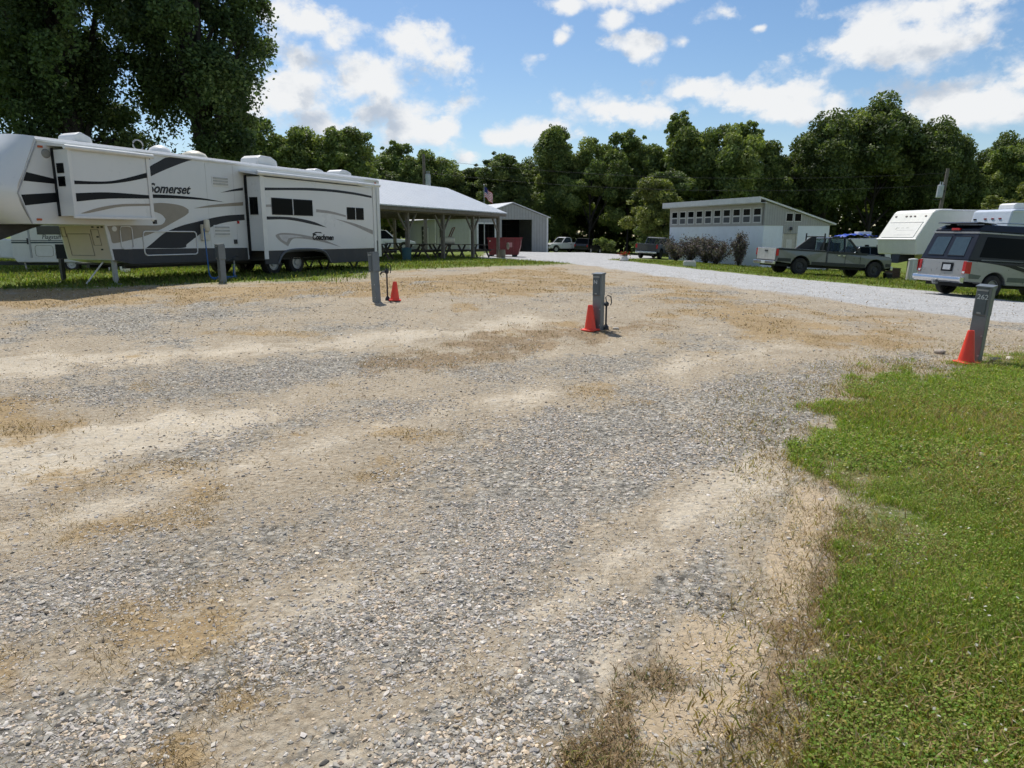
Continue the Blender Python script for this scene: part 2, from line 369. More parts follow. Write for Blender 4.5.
# shared materials
WHITE = M('white_fibreglass', (0.68, 0.685, 0.675), 0.3, var=0.02, scale=1.2, coat=0.3, dirt=0.035)
WHITE2 = M('white_trim', (0.72, 0.72, 0.70), 0.4, var=0.05, dirt=0.15)
CREAM = M('cream_plastic', (0.62, 0.58, 0.47), 0.5, var=0.06, dirt=0.15)
BLACK = M('black_vinyl', (0.010, 0.011, 0.013), 0.4, var=0.1, spec=.2)
CHAR = M('charcoal_vinyl', (0.034, 0.036, 0.040), 0.45, var=0.1, spec=.2)
SKIRT = M('grey_skirt', (0.052, 0.054, 0.058), 0.5, var=0.12, dirt=0.2, spec=.25)
BEIGE = M('taupe_vinyl', (0.29, 0.255, 0.20), 0.4, var=0.06)
DGLASS = M('dark_tinted_glass', (0.004, 0.005, 0.006), 0.1, var=0.1, spec=0.05)
GLASS = glassmat('clear_car_glass', (0.03, 0.04, 0.04), 0.28)
RUBBER = M('tyre_rubber', (0.018, 0.018, 0.018), 0.85, var=0.2, scale=20, dirt=0.35)
RIM = M('painted_steel_rim', (0.55, 0.55, 0.54), 0.4, 0.3, var=0.1, dirt=0.2)
CHROME = M('chrome', (0.62, 0.63, 0.64), 0.22, 0.9, var=0.05)
STEEL = M('galvanised_steel', (0.36, 0.37, 0.37), 0.45, 0.55, var=0.16, scale=9, dirt=0.1)
DSTEEL = M('dark_steel', (0.05, 0.05, 0.052), 0.55, 0.4, var=0.25)
REDLENS = M('red_lens', (0.42, 0.02, 0.02), 0.25, var=0.1)
AMBER = M('amber_lens', (0.5, 0.16, 0.02), 0.25, var=0.1)
WOOD = M('weathered_wood', (0.17, 0.145, 0.115), 0.85, var=0.3, scale=9, bump=0.4)
OLDWOOD = M('dark_table_wood', (0.075, 0.062, 0.05), 0.85, var=0.3, scale=9, bump=0.4)
BARK = M('tree_bark', (0.040, 0.034, 0.028), 0.95, var=0.4, scale=6, bump=0.9, bscale=14)
# ------------------------------------------------------------------ sky, sun, camera
SUN_EL, SUN_AZ = R(58), math.atan2(-0.37, 0.93)          # azimuth from +Y, to the left and behind the trailer
sund = Vector((math.sin(SUN_AZ) * math.cos(SUN_EL), math.cos(SUN_AZ) * math.cos(SUN_EL), math.sin(SUN_EL)))
sl = bpy.data.lights.new('sun', 'SUN'); sl.energy = 4.8; sl.angle = R(0.53); sl.color = (1.0, 0.955, 0.88)
so = bpy.data.objects.new('sun', sl); col.objects.link(so); so.location = (0, 0, 50); so.rotation_euler = (-sund).to_track_quat('-Z', 'Y').to_euler()

CLOUDS = [(-0.146, 0.238, 0.057, 0.034), (-0.273, 0.19, 0.088, 0.041), (-0.159, 0.155, 0.097, 0.036), (-0.239, 0.137, 0.077, 0.026), (-0.304, 0.265, 0.066, 0.029), (-0.342, 0.154, 0.03, 0.051), (-0.254, 0.262, 0.027, 0.021), (-0.096, 0.14, 0.032, 0.025), (-0.172, 0.202, 0.052, 0.029), (0.03, 0.225, 0.026, 0.015), (0.065, 0.247, 0.017, 0.012), (0.07, 0.285, 0.026, 0.009), (0.158, 0.236, 0.038, 0.016), (0.131, 0.267, 0.018, 0.012), (0.266, 0.268, 0.043, 0.013), (0.164, 0.291, 0.068, 0.013), (0.22, 0.238, 0.015, 0.009), (0.123, 0.164, 0.08, 0.02), (0.037, 0.138, 0.053, 0.019), (-0.019, 0.128, 0.032, 0.017), (0.175, 0.158, 0.038, 0.017), (0.306, 0.169, 0.071, 0.022), (0.232, 0.182, 0.03, 0.014), (0.361, 0.15, 0.06, 0.018), (0.46, 0.213, 0.111, 0.035), (0.52, 0.212, 0.098, 0.047), (0.582, 0.169, 0.069, 0.031), (0.48, 0.164, 0.081, 0.029), (0.491, 0.25, 0.118, 0.021), (0.395, 0.219, 0.057, 0.022), (0.576, 0.142, 0.053, 0.022), (0.641, 0.179, 0.083, 0.056), (-0.057, 0.105, 0.019, 0.01), (0.312, 0.247, 0.012, 0.005), (0.56, 0.145, 0.16, 0.03), (0.36, 0.165, 0.12, 0.022), (-0.17, 0.20, 0.09, 0.06)]

def cloud_group():
    g = bpy.data.node_groups.new('cloud_field', 'ShaderNodeTree'); N = g.nodes; L = g.links
    g.interface.new_socket('Vector', in_out='INPUT', socket_type='NodeSocketVector'); g.interface.new_socket('Field', in_out='OUTPUT', socket_type='NodeSocketFloat')
    gi = N.new('NodeGroupInput'); go = N.new('NodeGroupOutput')
    def ma(op, a, b=None, c=None):
        n = N.new('ShaderNodeMath'); n.operation = op
        for i, q in enumerate((a, b, c)):
            if q is None: continue
            if isinstance(q, (int, float)): n.inputs[i].default_value = q
            else: L.new(q, n.inputs[i])
        return n.outputs[0]
    nr = N.new('ShaderNodeVectorMath'); nr.operation = 'NORMALIZE'; L.new(gi.outputs[0], nr.inputs[0])
    sx = N.new('ShaderNodeSeparateXYZ'); L.new(nr.outputs[0], sx.inputs[0])
    az = ma('ARCTAN2', sx.outputs[0], sx.outputs[1]); el = ma('ARCSINE', sx.outputs[2])
    cb = N.new('ShaderNodeCombineXYZ'); L.new(az, cb.inputs[0]); L.new(el, cb.inputs[1])
    best = None
    for (a, e, ra, re) in CLOUDS:
        s1 = N.new('ShaderNodeVectorMath'); s1.operation = 'SUBTRACT'; s1.inputs[1].default_value = (a, e, 0); L.new(cb.outputs[0], s1.inputs[0])
        s2 = N.new('ShaderNodeVectorMath'); s2.operation = 'MULTIPLY'; s2.inputs[1].default_value = (1 / ra, 1 / re, 0); L.new(s1.outputs[0], s2.inputs[0])
        s3 = N.new('ShaderNodeVectorMath'); s3.operation = 'LENGTH'; L.new(s2.outputs[0], s3.inputs[0])
        best = s3.outputs['Value'] if best is None else ma('MINIMUM', best, s3.outputs['Value'])
    f = ma('SUBTRACT', 1.06, best); f = ma('MAXIMUM', f, -1.5)
    # clouds elsewhere in the sky
    big = N.new('ShaderNodeTexNoise'); big.inputs['Scale'].default_value = 2.6; big.inputs['Detail'].default_value = 2; L.new(nr.outputs[0], big.inputs['Vector'])
    fo = ma('MULTIPLY_ADD', big.outputs['Fac'], 5.0, -2.75)
    wide = ma('ABSOLUTE', az); out1 = ma('MULTIPLY_ADD', wide, 6.0, -4.6); out2 = ma('MULTIPLY_ADD', el, 6.0, -2.9); om = ma('MAXIMUM', out1, out2)
    cl = N.new('ShaderNodeClamp'); L.new(om, cl.inputs[0])
    fo2 = ma('MULTIPLY_ADD', cl.outputs[0], 3.0, ma('SUBTRACT', fo, 3.0))
    f = ma('MAXIMUM', f, fo2)
    mp = N.new('ShaderNodeVectorMath'); mp.operation = 'MULTIPLY'; mp.inputs[1].default_value = (1, 1, 1.35); L.new(nr.outputs[0], mp.inputs[0])
    n1 = N.new('ShaderNodeTexNoise'); n1.inputs['Scale'].default_value = 13; n1.inputs['Detail'].default_value = 7; n1.inputs['Roughness'].default_value = 0.6; n1.inputs['Distortion'].default_value = 0.25; L.new(mp.outputs[0], n1.inputs['Vector'])
    n2 = N.new('ShaderNodeTexNoise'); n2.inputs['Scale'].default_value = 34; n2.inputs['Detail'].default_value = 4; n2.inputs['Roughness'].default_value = 0.6; L.new(mp.outputs[0], n2.inputs['Vector'])
    a = ma('MULTIPLY_ADD', n1.outputs['Fac'], 2.6, -1.3); b = ma('MULTIPLY_ADD', n2.outputs['Fac'], 0.9, -0.45)
    dv = N.new('ShaderNodeVectorMath'); dv.operation = 'MULTIPLY_ADD'; dv.inputs[1].default_value = (.05, .05, .05); L.new(n2.outputs['Color'], dv.inputs[0]); L.new(mp.outputs[0], dv.inputs[2])
    puff = None
    for sc_, am in ((15, 1.1), (36, .6)):
        v_ = N.new('ShaderNodeTexVoronoi'); v_.feature = 'F1'; v_.inputs['Scale'].default_value = sc_; L.new(dv.outputs[0], v_.inputs['Vector'])
        q = ma('MULTIPLY_ADD', v_.outputs['Distance'], -am * 1.1, am * .5); puff = q if puff is None else ma('ADD', puff, q)
    L.new(ma('ADD', ma('ADD', f, puff), ma('ADD', a, b)), go.inputs[0])
    return g

w = bpy.data.worlds.new('World'); sc.world = w; w.use_nodes = True
N = w.node_tree.nodes; L = w.node_tree.links; N.clear()
wo = N.new('ShaderNodeOutputWorld'); bg = N.new('ShaderNodeBackground'); L.new(bg.outputs[0], wo.inputs[0])
sky = N.new('ShaderNodeTexSky'); sky.sky_type = 'NISHITA'; sky.sun_disc = False; sky.sun_elevation = SUN_EL; sky.sun_rotation = SUN_AZ; sky.air_density = 1.0; sky.dust_density = 0.6; sky.ozone_density = 2.2
STR = 0.12
bg.inputs[1].default_value = STR
cg = cloud_group(); tcn = N.new('ShaderNodeTexCoord')
ga = N.new('ShaderNodeGroup'); ga.node_tree = cg; gb = N.new('ShaderNodeGroup'); gb.node_tree = cg
L.new(tcn.outputs['Generated'], ga.inputs[0])
of = N.new('ShaderNodeVectorMath'); of.operation = 'ADD'; of.inputs[1].default_value = (-0.01, 0.0, 0.045); L.new(tcn.outputs['Generated'], of.inputs[0]); L.new(of.outputs[0], gb.inputs[0])
den = N.new('ShaderNodeMapRange'); den.interpolation_type = 'SMOOTHSTEP'; den.inputs[1].default_value = -0.26; den.inputs[2].default_value = 0.72; L.new(ga.outputs[0], den.inputs[0])
shd = N.new('ShaderNodeMapRange'); shd.interpolation_type = 'SMOOTHSTEP'; shd.inputs[1].default_value = 0.1; shd.inputs[2].default_value = 1.25; L.new(gb.outputs[0], shd.inputs[0])
cr = N.new('ShaderNodeMixRGB'); cr.inputs[1].default_value = (*[c / STR for c in (0.88, 0.895, 0.91)], 1); cr.inputs[2].default_value = (*[c / STR for c in (0.50, 0.57, 0.67)], 1); L.new(shd.outputs[0], cr.inputs[0])
hs = N.new('ShaderNodeHueSaturation'); hs.inputs['Saturation'].default_value = 1.18; hs.inputs['Value'].default_value = 0.95; L.new(sky.outputs[0], hs.inputs['Color'])
mxs = N.new('ShaderNodeMixRGB'); L.new(den.outputs[0], mxs.inputs[0]); L.new(hs.outputs[0], mxs.inputs[1]); L.new(cr.outputs[0], mxs.inputs[2]); L.new(mxs.outputs[0], bg.inputs[0])
w.cycles.sampling_method = 'MANUAL'; w.cycles.sample_map_resolution = 512

cam = bpy.data.cameras.new('camera'); co = bpy.data.objects.new('camera', cam); col.objects.link(co); sc.camera = co
cam.sensor_fit = 'HORIZONTAL'; cam.sensor_width = 36.0; cam.lens = 36.0 * 710.0 / 1024.0
cam.clip_start = 0.05; cam.clip_end = 9000
co.location = (0, 0, 1.55); co.rotation_euler = (R(90) - math.atan(148 / 710.0), 0, 0)
sc.view_settings.view_transform = 'Standard'; sc.view_settings.look = 'None'; sc.view_settings.exposure = 0; sc.view_settings.gamma = 1
sc.cycles.max_bounces = 5; sc.cycles.diffuse_bounces = 2; sc.cycles.use_adaptive_sampling = True; sc.cycles.adaptive_threshold = 0.03; sc.cycles.transparent_max_bounces = 8; sc.cycles.use_denoising = True

# ------------------------------------------------------------------ ground: one sheet to the horizon
def axis_coords(lo, hi, step, far, grow):
    a = list(np.arange(lo, hi, step)); s = step; x = a[-1]
    while x < far: s *= grow; x += s; a.append(x)
    s = step; x = a[0]; b = []
    while x > -far: s *= grow; x -= s; b.append(x)
    return np.array(b[::-1] + a)
gx = axis_coords(-5.0, 6.5, 0.030, 4000, 1.045)
gy = axis_coords(1.2, 11.0, 0.032, 4000, 1.040); gy = gy[gy > -60]
GX, GY = np.meshgrid(gx, gy)
fx, fy = GX.ravel(), GY.ravel()
Zt = terr(fx, fy)
near = np.clip(1 - np.hypot(fx, fy) / 60.0, 0, 1)
sel = np.hypot(fx, fy) < 140
mk = {k: np.zeros_like(fx) for k in ('lot', 'gravel', 'sand', 'road', 'straw', 'weed', 'green', 'bare', 'pale')}
mm = masks(fx[sel], fy[sel])
for k in mk: mk[k][sel] = mm[k]
mk['green'][~sel] = 1.0
Zt = Zt + near * ((fbm(fx * 0.9, fy * 0.9, 91, 3) - 0.5) * 0.05 + (fbm(fx * 5, fy * 5, 92, 3) - 0.5) * 0.022 * (1 - 0.5 * mk['sand']) - 0.012 * mk['sand'] + 0.012 * mk['green'])

def lookup(names, x, y):
    i = np.clip(np.searchsorted(gx, x) - 1, 0, len(gx) - 2); j = np.clip(np.searchsorted(gy, y) - 1, 0, len(gy) - 2)
    u = (x - gx[i]) / (gx[i + 1] - gx[i]); v = (y - gy[j]) / (gy[j + 1] - gy[j]); o = []
    for A in names:
        A = A.reshape(len(gy), len(gx)); o.append((A[j, i] * (1 - u) + A[j, i + 1] * u) * (1 - v) + (A[j + 1, i] * (1 - u) + A[j + 1, i + 1] * u) * v)
    return o
MK = list(mk.keys())
def masks(x, y):
    return dict(zip(MK, lookup([mk[k] for k in MK], x, y)))
def ground_z(x, y):
    return lookup([Zt], x, y)[0], None

nx, ny = len(gx), len(gy)
idx = np.arange(nx * ny).reshape(ny, nx)
F_ = np.stack([idx[:-1, :-1], idx[:-1, 1:], idx[1:, 1:], idx[1:, :-1]], -1).reshape(-1, 4)
me = bpy.data.meshes.new('ground'); me.vertices.add(nx * ny)
me.vertices.foreach_set('co', np.stack([fx, fy, Zt], -1).astype(np.float32).ravel())
me.loops.add(F_.size); me.loops.foreach_set('vertex_index', F_.astype(np.int32).ravel()); me.polygons.add(len(F_)); me.polygons.foreach_set('loop_start', np.arange(0, F_.size, 4, dtype=np.int32)); me.update(calc_edges=True)
for nm, ks in (('zone_a', ('lot', 'gravel', 'sand', 'road')), ('zone_b', ('straw', 'weed', 'green', 'bare'))):
    a = me.color_attributes.new(nm, 'FLOAT_COLOR', 'POINT'); a.data.foreach_set('color', np.stack([mk[k] for k in ks], -1).astype(np.float32).ravel())
me.shade_smooth()

gm = bpy.data.materials.new('gravel_lot_and_lawn'); t, N, L = nt(gm)
out = N.new('ShaderNodeOutputMaterial'); bs = N.new('ShaderNodeBsdfPrincipled'); L.new(bs.outputs[0], out.inputs[0]); bs.inputs['Roughness'].default_value = 0.95; bs.inputs['Specular IOR Level'].default_value = 0.15
geo = N.new('ShaderNodeNewGeometry'); POS = geo.outputs['Position']
za = N.new('ShaderNodeAttribute'); za.attribute_name = 'zone_a'; zb = N.new('ShaderNodeAttribute'); zb.attribute_name = 'zone_b'
sa = N.new('ShaderNodeSeparateXYZ'); L.new(za.outputs['Vector'], sa.inputs[0]); sb = N.new('ShaderNodeSeparateXYZ'); L.new(zb.outputs['Vector'], sb.inputs[0])
def noise(scale, det=5, rough=0.6, sq=None):
    n = N.new('ShaderNodeTexNoise'); n.inputs['Scale'].default_value = scale; n.inputs['Detail'].default_value = det; n.inputs['Roughness'].default_value = rough
    if sq:
        m_ = N.new('ShaderNodeMapping'); m_.inputs['Scale'].default_value = sq[:3]; m_.inputs['Rotation'].default_value = (0, 0, sq[3]); L.new(POS, m_.inputs[0]); L.new(m_.outputs[0], n.inputs['Vector'])
    else: L.new(POS, n.inputs['Vector'])
    return n.outputs['Fac']
def ramp(fac, stops):
    r = N.new('ShaderNodeValToRGB'); L.new(fac, r.inputs[0]); e = r.color_ramp.elements
    while len(e) < len(stops): e.new(0.5)
    for i, (p, c) in enumerate(stops): e[i].position = p; e[i].color = (*c, 1)
    return r.outputs[0]
def mix(f, a, b, mode='MIX'):
    m_ = N.new('ShaderNodeMixRGB'); m_.blend_type = mode
    for i, q in enumerate((f, a, b)):
        if isinstance(q, (int, float)): m_.inputs[i].default_value = q
        elif isinstance(q, tuple): m_.inputs[i].default_value = (*q, 1)
        else: L.new(q, m_.inputs[i])
    return m_.outputs[0]
def mth(op, a, b=None, c=None):
    n = N.new('ShaderNodeMath'); n.operation = op
    for i, q in enumerate((a, b, c)):
        if q is None: continue
        if isinstance(q, (int, float)): n.inputs[i].default_value = q
        else: L.new(q, n.inputs[i])
    return n.outputs[0]
def brk(mask, nz, amt, lo=0.35, hi=0.65):
    """mask edge broken up by a noise"""
    v = mth('MULTIPLY_ADD', nz, amt, mth('SUBTRACT', mask, amt * 0.5)); m_ = N.new('ShaderNodeMapRange'); m_.interpolation_type = 'SMOOTHSTEP'; m_.inputs[1].default_value = lo; m_.inputs[2].default_value = hi; L.new(v, m_.inputs[0]); return m_.outputs[0]
def voro(scale, feat='F1'):
    v = N.new('ShaderNodeTexVoronoi'); v.inputs['Scale'].default_value = scale; v.feature = feat; L.new(POS, v.inputs['Vector']); return v
nfine = noise(38, 6, 0.7); nmid = noise(7, 6, 0.65); nbig = noise(1.4, 5, 0.6); nstreak = noise(1, 5, 0.65, (30, 9, 10, 0.5)); nvf = noise(120, 3, 0.7)
v1 = voro(46); v2 = voro(27)
def grey(vn, stops):
    s_ = N.new('ShaderNodeSeparateXYZ'); L.new(vn.outputs['Color'], s_.inputs[0]); return ramp(s_.outputs[0], stops)
GST = [(0.0, (0.10, 0.097, 0.09)), (0.3, (0.24, 0.235, 0.22)), (0.7, (0.40, 0.39, 0.365)), (1.0, (0.64, 0.62, 0.58))]
gravc = mix(0.5, grey(v1, GST), grey(v2, GST))
edge = N.new('ShaderNodeMapRange'); edge.inputs[1].default_value = 0.25; edge.inputs[2].default_value = 0.75; edge.inputs[3].default_value = 1.0; edge.inputs[4].default_value = 0.55; L.new(v2.outputs['Distance'], edge.inputs[0])
gravc = mix(1.0, mix(1.0, gravc, edge.outputs[0], 'MULTIPLY'), (1.14, 1.08, .97), 'MULTIPLY')
dirtc = ramp(nmid, [(0.25, (0.27, 0.215, 0.145)), (0.5, (0.38, 0.315, 0.225)), (0.75, (0.48, 0.415, 0.31))])
dirtc = mix(0.55, dirtc, ramp(nfine, [(0.3, (0.20, 0.165, 0.12)), (0.5, (0.37, 0.31, 0.24)), (0.7, (0.52, 0.46, 0.37))]))
sandc = ramp(nmid, [(0.25, (0.49, 0.41, 0.295)), (0.55, (0.64, 0.55, 0.415)), (0.8, (0.74, 0.665, 0.53))])
sandc = mix(0.45, sandc, ramp(nvf, [(0.3, (0.31, 0.26, 0.19)), (0.65, (0.66, 0.60, 0.49))]))
speck = mth('MULTIPLY', ramp(grey(v1, [(0.0, (0, 0, 0)), (1.0, (1, 1, 1))]), [(0.60, (0, 0, 0)), (0.66, (1, 1, 1))]), ramp(nmid, [(0.40, (0, 0, 0)), (0.60, (1, 1, 1))]))
sandc = mix(mth('MULTIPLY', speck, 0.55), sandc, grey(v2, GST)); dirtc = mix(mth('MULTIPLY', speck, 0.8), dirtc, gravc)
barec = ramp(nmid, [(0.25, (0.40, 0.31, 0.20)), (0.6, (0.50, 0.40, 0.275)), (0.85, (0.56, 0.47, 0.34))])
vc = voro(10.5, 'DISTANCE_TO_EDGE'); 
wob = N.new('ShaderNodeVectorMath'); wob.operation = 'MULTIPLY_ADD'; nw = N.new('ShaderNodeTexNoise'); nw.inputs['Scale'].default_value = 9; L.new(POS, nw.inputs['Vector']); L.new(nw.outputs['Color'], wob.inputs[0]); wob.inputs[1].default_value = (0.18, 0.18, 0); L.new(POS, wob.inputs[2]); L.new(wob.outputs[0], vc.inputs['Vector'])
crk = N.new('ShaderNodeMapRange'); crk.inputs[1].default_value = 0.0; crk.inputs[2].default_value = 0.022; crk.inputs[3].default_value = 1.0; crk.inputs[4].default_value = 0.0; L.new(vc.outputs['Distance'], crk.inputs[0])
strawc = mix(0.5, ramp(nstreak, [(0.25, (0.19, 0.125, 0.06)), (0.5, (0.34, 0.235, 0.115)), (0.75, (0.50, 0.375, 0.20))]), ramp(nfine, [(0.3, (0.15, 0.095, 0.045)), (0.5, (0.36, 0.25, 0.12)), (0.7, (0.56, 0.425, 0.23))]))
weedc = ramp(nstreak, [(0.25, (0.13, 0.09, 0.05)), (0.5, (0.26, 0.185, 0.105)), (0.78, (0.42, 0.32, 0.20))])
lawn1 = ramp(nfine, [(0.25, (0.05, 0.07, 0.014)), (0.5, (0.13, 0.18, 0.03)), (0.75, (0.23, 0.27, 0.065))])
lawnc = mix(brk(nbig, nmid, 0.6, 0.5, 0.75), lawn1, ramp(nstreak, [(0.3, (0.13, 0.13, 0.04)), (0.7, (0.27, 0.25, 0.10))]))
roadc = mix(0.5, ramp(nmid, [(0.25, (0.34, 0.335, 0.325)), (0.7, (0.50, 0.495, 0.48))]), grey(v2, [(0.0, (0.20, 0.20, 0.20)), (0.6, (0.46, 0.46, 0.455)), (1.0, (0.74, 0.73, 0.71))]))
nq = noise(19, 6, 0.75); nr2 = noise(60, 4, 0.75)
lit = ramp(nq, [(0.30, (0.17, 0.12, 0.065)), (0.46, (0.38, 0.305, 0.205)), (0.58, (0.47, 0.40, 0.29)), (0.72, (0.66, 0.595, 0.48))])
dirtc = mix(0.5, dirtc, lit); sandc = mix(mth('MULTIPLY', ramp(nr2, [(0.42, (0, 0, 0)), (0.62, (1, 1, 1))]), 0.35), sandc, lit)
grain = mth('MULTIPLY_ADD', noise(3.4, 8, 0.72), 0.42, mth('MULTIPLY_ADD', noise(13, 8, 0.8), 0.36, mth('MULTIPLY', nr2, 0.22)))
c = mix(brk(sa.outputs[1], grain, 2.6, 0.30, 0.54), dirtc, gravc)
c = mix(mth('MULTIPLY', brk(sa.outputs[2], grain, 2.6, 0.42, 0.70), 0.88), c, sandc)
c = mix(brk(zb.outputs['Alpha'], nmid, 0.5), c, mix(mth('MULTIPLY', crk.outputs[0], mth('MULTIPLY', ramp(nbig, [(0.42, (0, 0, 0)), (0.56, (1, 1, 1))]), 0.85)), barec, (0.10, 0.07, 0.045)))
c = mix(mth('MULTIPLY', brk(sb.outputs[0], grain, 2.8, 0.42, 0.72), 0.80), c, strawc)
c = mix(mth('MULTIPLY', brk(sb.outputs[1], grain, 2.4, 0.38, 0.68), 0.85), c, weedc)
c = mix(brk(za.outputs['Alpha'], grain, 1.2, 0.3, 0.7), c, roadc)
c = mix(brk(sb.outputs[2], grain, 1.3, 0.3, 0.7), c, lawnc)
c = mix(1.0, c, ramp(nbig, [(0.3, (0.86, 0.86, 0.86)), (0.7, (1.06, 1.06, 1.06))]), 'MULTIPLY')
L.new(c, bs.inputs['Base Color'])
hgt = mth('ADD', mth('MULTIPLY', v2.outputs['Distance'], -0.9), mth('ADD', mth('MULTIPLY', nfine, 0.9), mth('MULTIPLY', nvf, 0.35)))
bp = N.new('ShaderNodeBump'); bp.inputs['Distance'].default_value = 0.02; L.new(hgt, bp.inputs['Height'])
bst = N.new('ShaderNodeMapRange'); bst.inputs[3].default_value = 0.9; bst.inputs[4].default_value = 0.55; L.new(sa.outputs[2], bst.inputs[0]); L.new(bst.outputs[0], bp.inputs['Strength']); L.new(bp.outputs[0], bs.inputs['Normal'])
me.materials.append(gm)
go_ = bpy.data.objects.new('ground', me); col.objects.link(go_); go_['kind'] = 'structure'

# ------------------------------------------------------------------ loose stones, blades and straw (nobody could count them)
rng = np.random.default_rng(5)
def sample_wedge(n, y0, y1, half=0.80, pw=1.0):
    """points in the ground in front of where one stands, denser close by when pw < 1"""
    y = y0 + (y1 - y0) * rng.random(n) ** (1.0 / pw)
    x = (rng.random(n) * 2 - 1) * (y * half + 0.35)
    return x, y
ico = bmesh.new(); bmesh.ops.create_icosphere(ico, subdivisions=1, radius=1.0); ico.verts.ensure_lookup_table()
IV = np.array([v.co[:] for v in ico.verts]); IF = np.array([[v.index for v in f.verts] for f in ico.faces]); ico.free()

def stones(x, y, size, name_tint):
    n = len(x); z, m = ground_z(x, y)
    nv = len(IV)
    V = IV[None] * (1 + (rng.random((n, nv, 1)) - 0.5) * 0.85)
    V = V * (np.stack([size * (0.75 + 0.6 * rng.random(n)), size * (0.55 + 0.45 * rng.random(n)), size * (0.30 + 0.35 * rng.random(n))], -1)[:, None, :])
    tl = (rng.random((n, 2)) - 0.5) * 0.9; a = rng.random(n) * 6.283
    cx, sx_ = np.cos(tl[:, 0])[:, None], np.sin(tl[:, 0])[:, None]
    Y2 = V[:, :, 1] * cx - V[:, :, 2] * sx_; Z2 = V[:, :, 1] * sx_ + V[:, :, 2] * cx
    ca, sa_ = np.cos(a)[:, None], np.sin(a)[:, None]
    X3 = V[:, :, 0] * ca - Y2 * sa_; Y3 = V[:, :, 0] * sa_ + Y2 * ca
    P = np.stack([X3 + x[:, None], Y3 + y[:, None], Z2 + (z + size * 0.12)[:, None]], -1).reshape(-1, 3)
    F = (IF[None] + (np.arange(n) * nv)[:, None, None]).reshape(-1, 3)
    g = rng.random(n) ** 1.1
    base = 0.23 + 0.27 * g
    base = np.where(rng.random(n) < 0.025, 0.66, base); base = np.where(rng.random(n) < 0.03, 0.09, base)
    T = np.stack([base * (0.99 + .05 * rng.random(n)), base, base * (0.99 + 0.06 * (rng.random(n) - .3))], -1)
    dusty = rng.random(n) < 0.38; T[dusty] *= np.array([1.12, 0.99, 0.82]); T *= np.array([1.18, 1.10, .97])
    return P, F, np.repeat(T, len(IF), 0)

def merge(parts):
    V = []; F = []; T = []; o = 0
    for p, f, t_ in parts: V.append(p); F.append(f + o); T.append(t_); o += len(p)
    return np.concatenate(V), np.concatenate(F), np.concatenate(T)
P_ = []
for n, y0, y1, s0, s1, k in ((80000, 1.25, 4.2, 0.005, 0.0135, 1.0), (240000, 1.25, 4.2, 0.0028, 0.0068, 1.0), (190000, 4.2, 9.0, 0.006, 0.0145, 1.0), (70000, 9.0, 19.0, 0.011, 0.022, .8)):
    x, y = sample_wedge(n, y0, y1); m = masks(x, y)
    dens = np.clip((m['gravel'] - 0.12) * 1.35, 0.22 if s1 < .008 else .07, 1) * (1 - m['straw'] * .5) * (1 - m['weed'] * .75) * (1 - np.clip(m['green'] * 1.2, 0, 0.97)) * (1 - .35 * m['sand']) * (1 - m['road'])
    clump = np.clip(fbm(x * 2.6, y * 2.6, 101, 3) * 2.0 - 0.3, 0.3, 1)
    keep = rng.random(n) < dens * clump * k
    x, y = x[keep], y[keep]
    P_.append(stones(x, y, s0 + (s1 - s0) * rng.random(len(x)) ** 2.0, 0))
n = 110000; y = 1.0 + 11 * rng.random(n); x = -(y * 0.80 + 0.3 + 4.5 * rng.random(n)); m = masks(x, y)
keep = rng.random(n) < np.clip((m['gravel'] - 0.12) * 1.35, .08, 1) * (1 - np.clip(m['green'] * 1.2, 0, .97)) * (1 - m['road']) * .6
x, y = x[keep], y[keep]; P_.append(stones(x, y, 0.007 + 0.012 * rng.random(len(x)) ** 2, 0))
V_, F2, T_ = merge(P_)
GRAVELM = attrmat('crushed_limestone', 0.9, var=0.18)
tag(npmesh('loose_gravel', V_, F2, T_, GRAVELM), 'loose grey crushed gravel strewn across the lot', None, kind='stuff')

def blades(x, y, h, wd, lean, cols, zoff=0.0):
    """bent blade of two quads"""
    n = len(x); z, m = ground_z(x, y); a = rng.random(n) * 6.283; b = rng.random(n) * 6.283
    px, py = np.cos(a) * wd * .5, np.sin(a) * wd * .5
    lx, ly = np.cos(b) * lean * h, np.sin(b) * lean * h
    z = z - 0.004 + zoff
    hz = h * np.sqrt(np.clip(1 - lean ** 2 * .8, 0.05, 1))
    r0 = np.stack([x - px, y - py, z], -1); r1 = np.stack([x + px, y + py, z], -1)
    q0 = np.stack([x - px * .8 + lx * .4, y - py * .8 + ly * .4, z + hz * .62], -1); q1 = np.stack([x + px * .8 + lx * .4, y + py * .8 + ly * .4, z + hz * .62], -1)
    t0 = np.stack([x - px * .15 + lx, y - py * .15 + ly, z + hz], -1); t1 = np.stack([x + px * .15 + lx, y + py * .15 + ly, z + hz], -1)
    V = np.stack([r0, r1, q0, q1, t0, t1], 1).reshape(-1, 3); o = (np.arange(n) * 6)[:, None]
    F = np.concatenate([o + np.array([[0, 1, 3, 2]]), o + np.array([[2, 3, 5, 4]])], 0)
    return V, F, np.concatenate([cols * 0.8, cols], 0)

def leaves_flat(x, y, hh, size, cols):
    n = len(x); z, m = ground_z(x, y); a = rng.random(n) * 6.283; ti = (rng.random((n, 2)) - .5) * 1.1
    u = np.stack([np.cos(a), np.sin(a), ti[:, 0]], -1) * size[:, None] * .5; v = np.stack([-np.sin(a), np.cos(a), ti[:, 1]], -1) * size[:, None] * .5
    c = np.stack([x, y, z + hh], -1)
    V = np.stack([c - u, c + v * .9, c + u, c - v * .9], 1).reshape(-1, 3)
    return V, (np.arange(n) * 4)[:, None] + np.array([[0, 1, 2, 3]]), cols

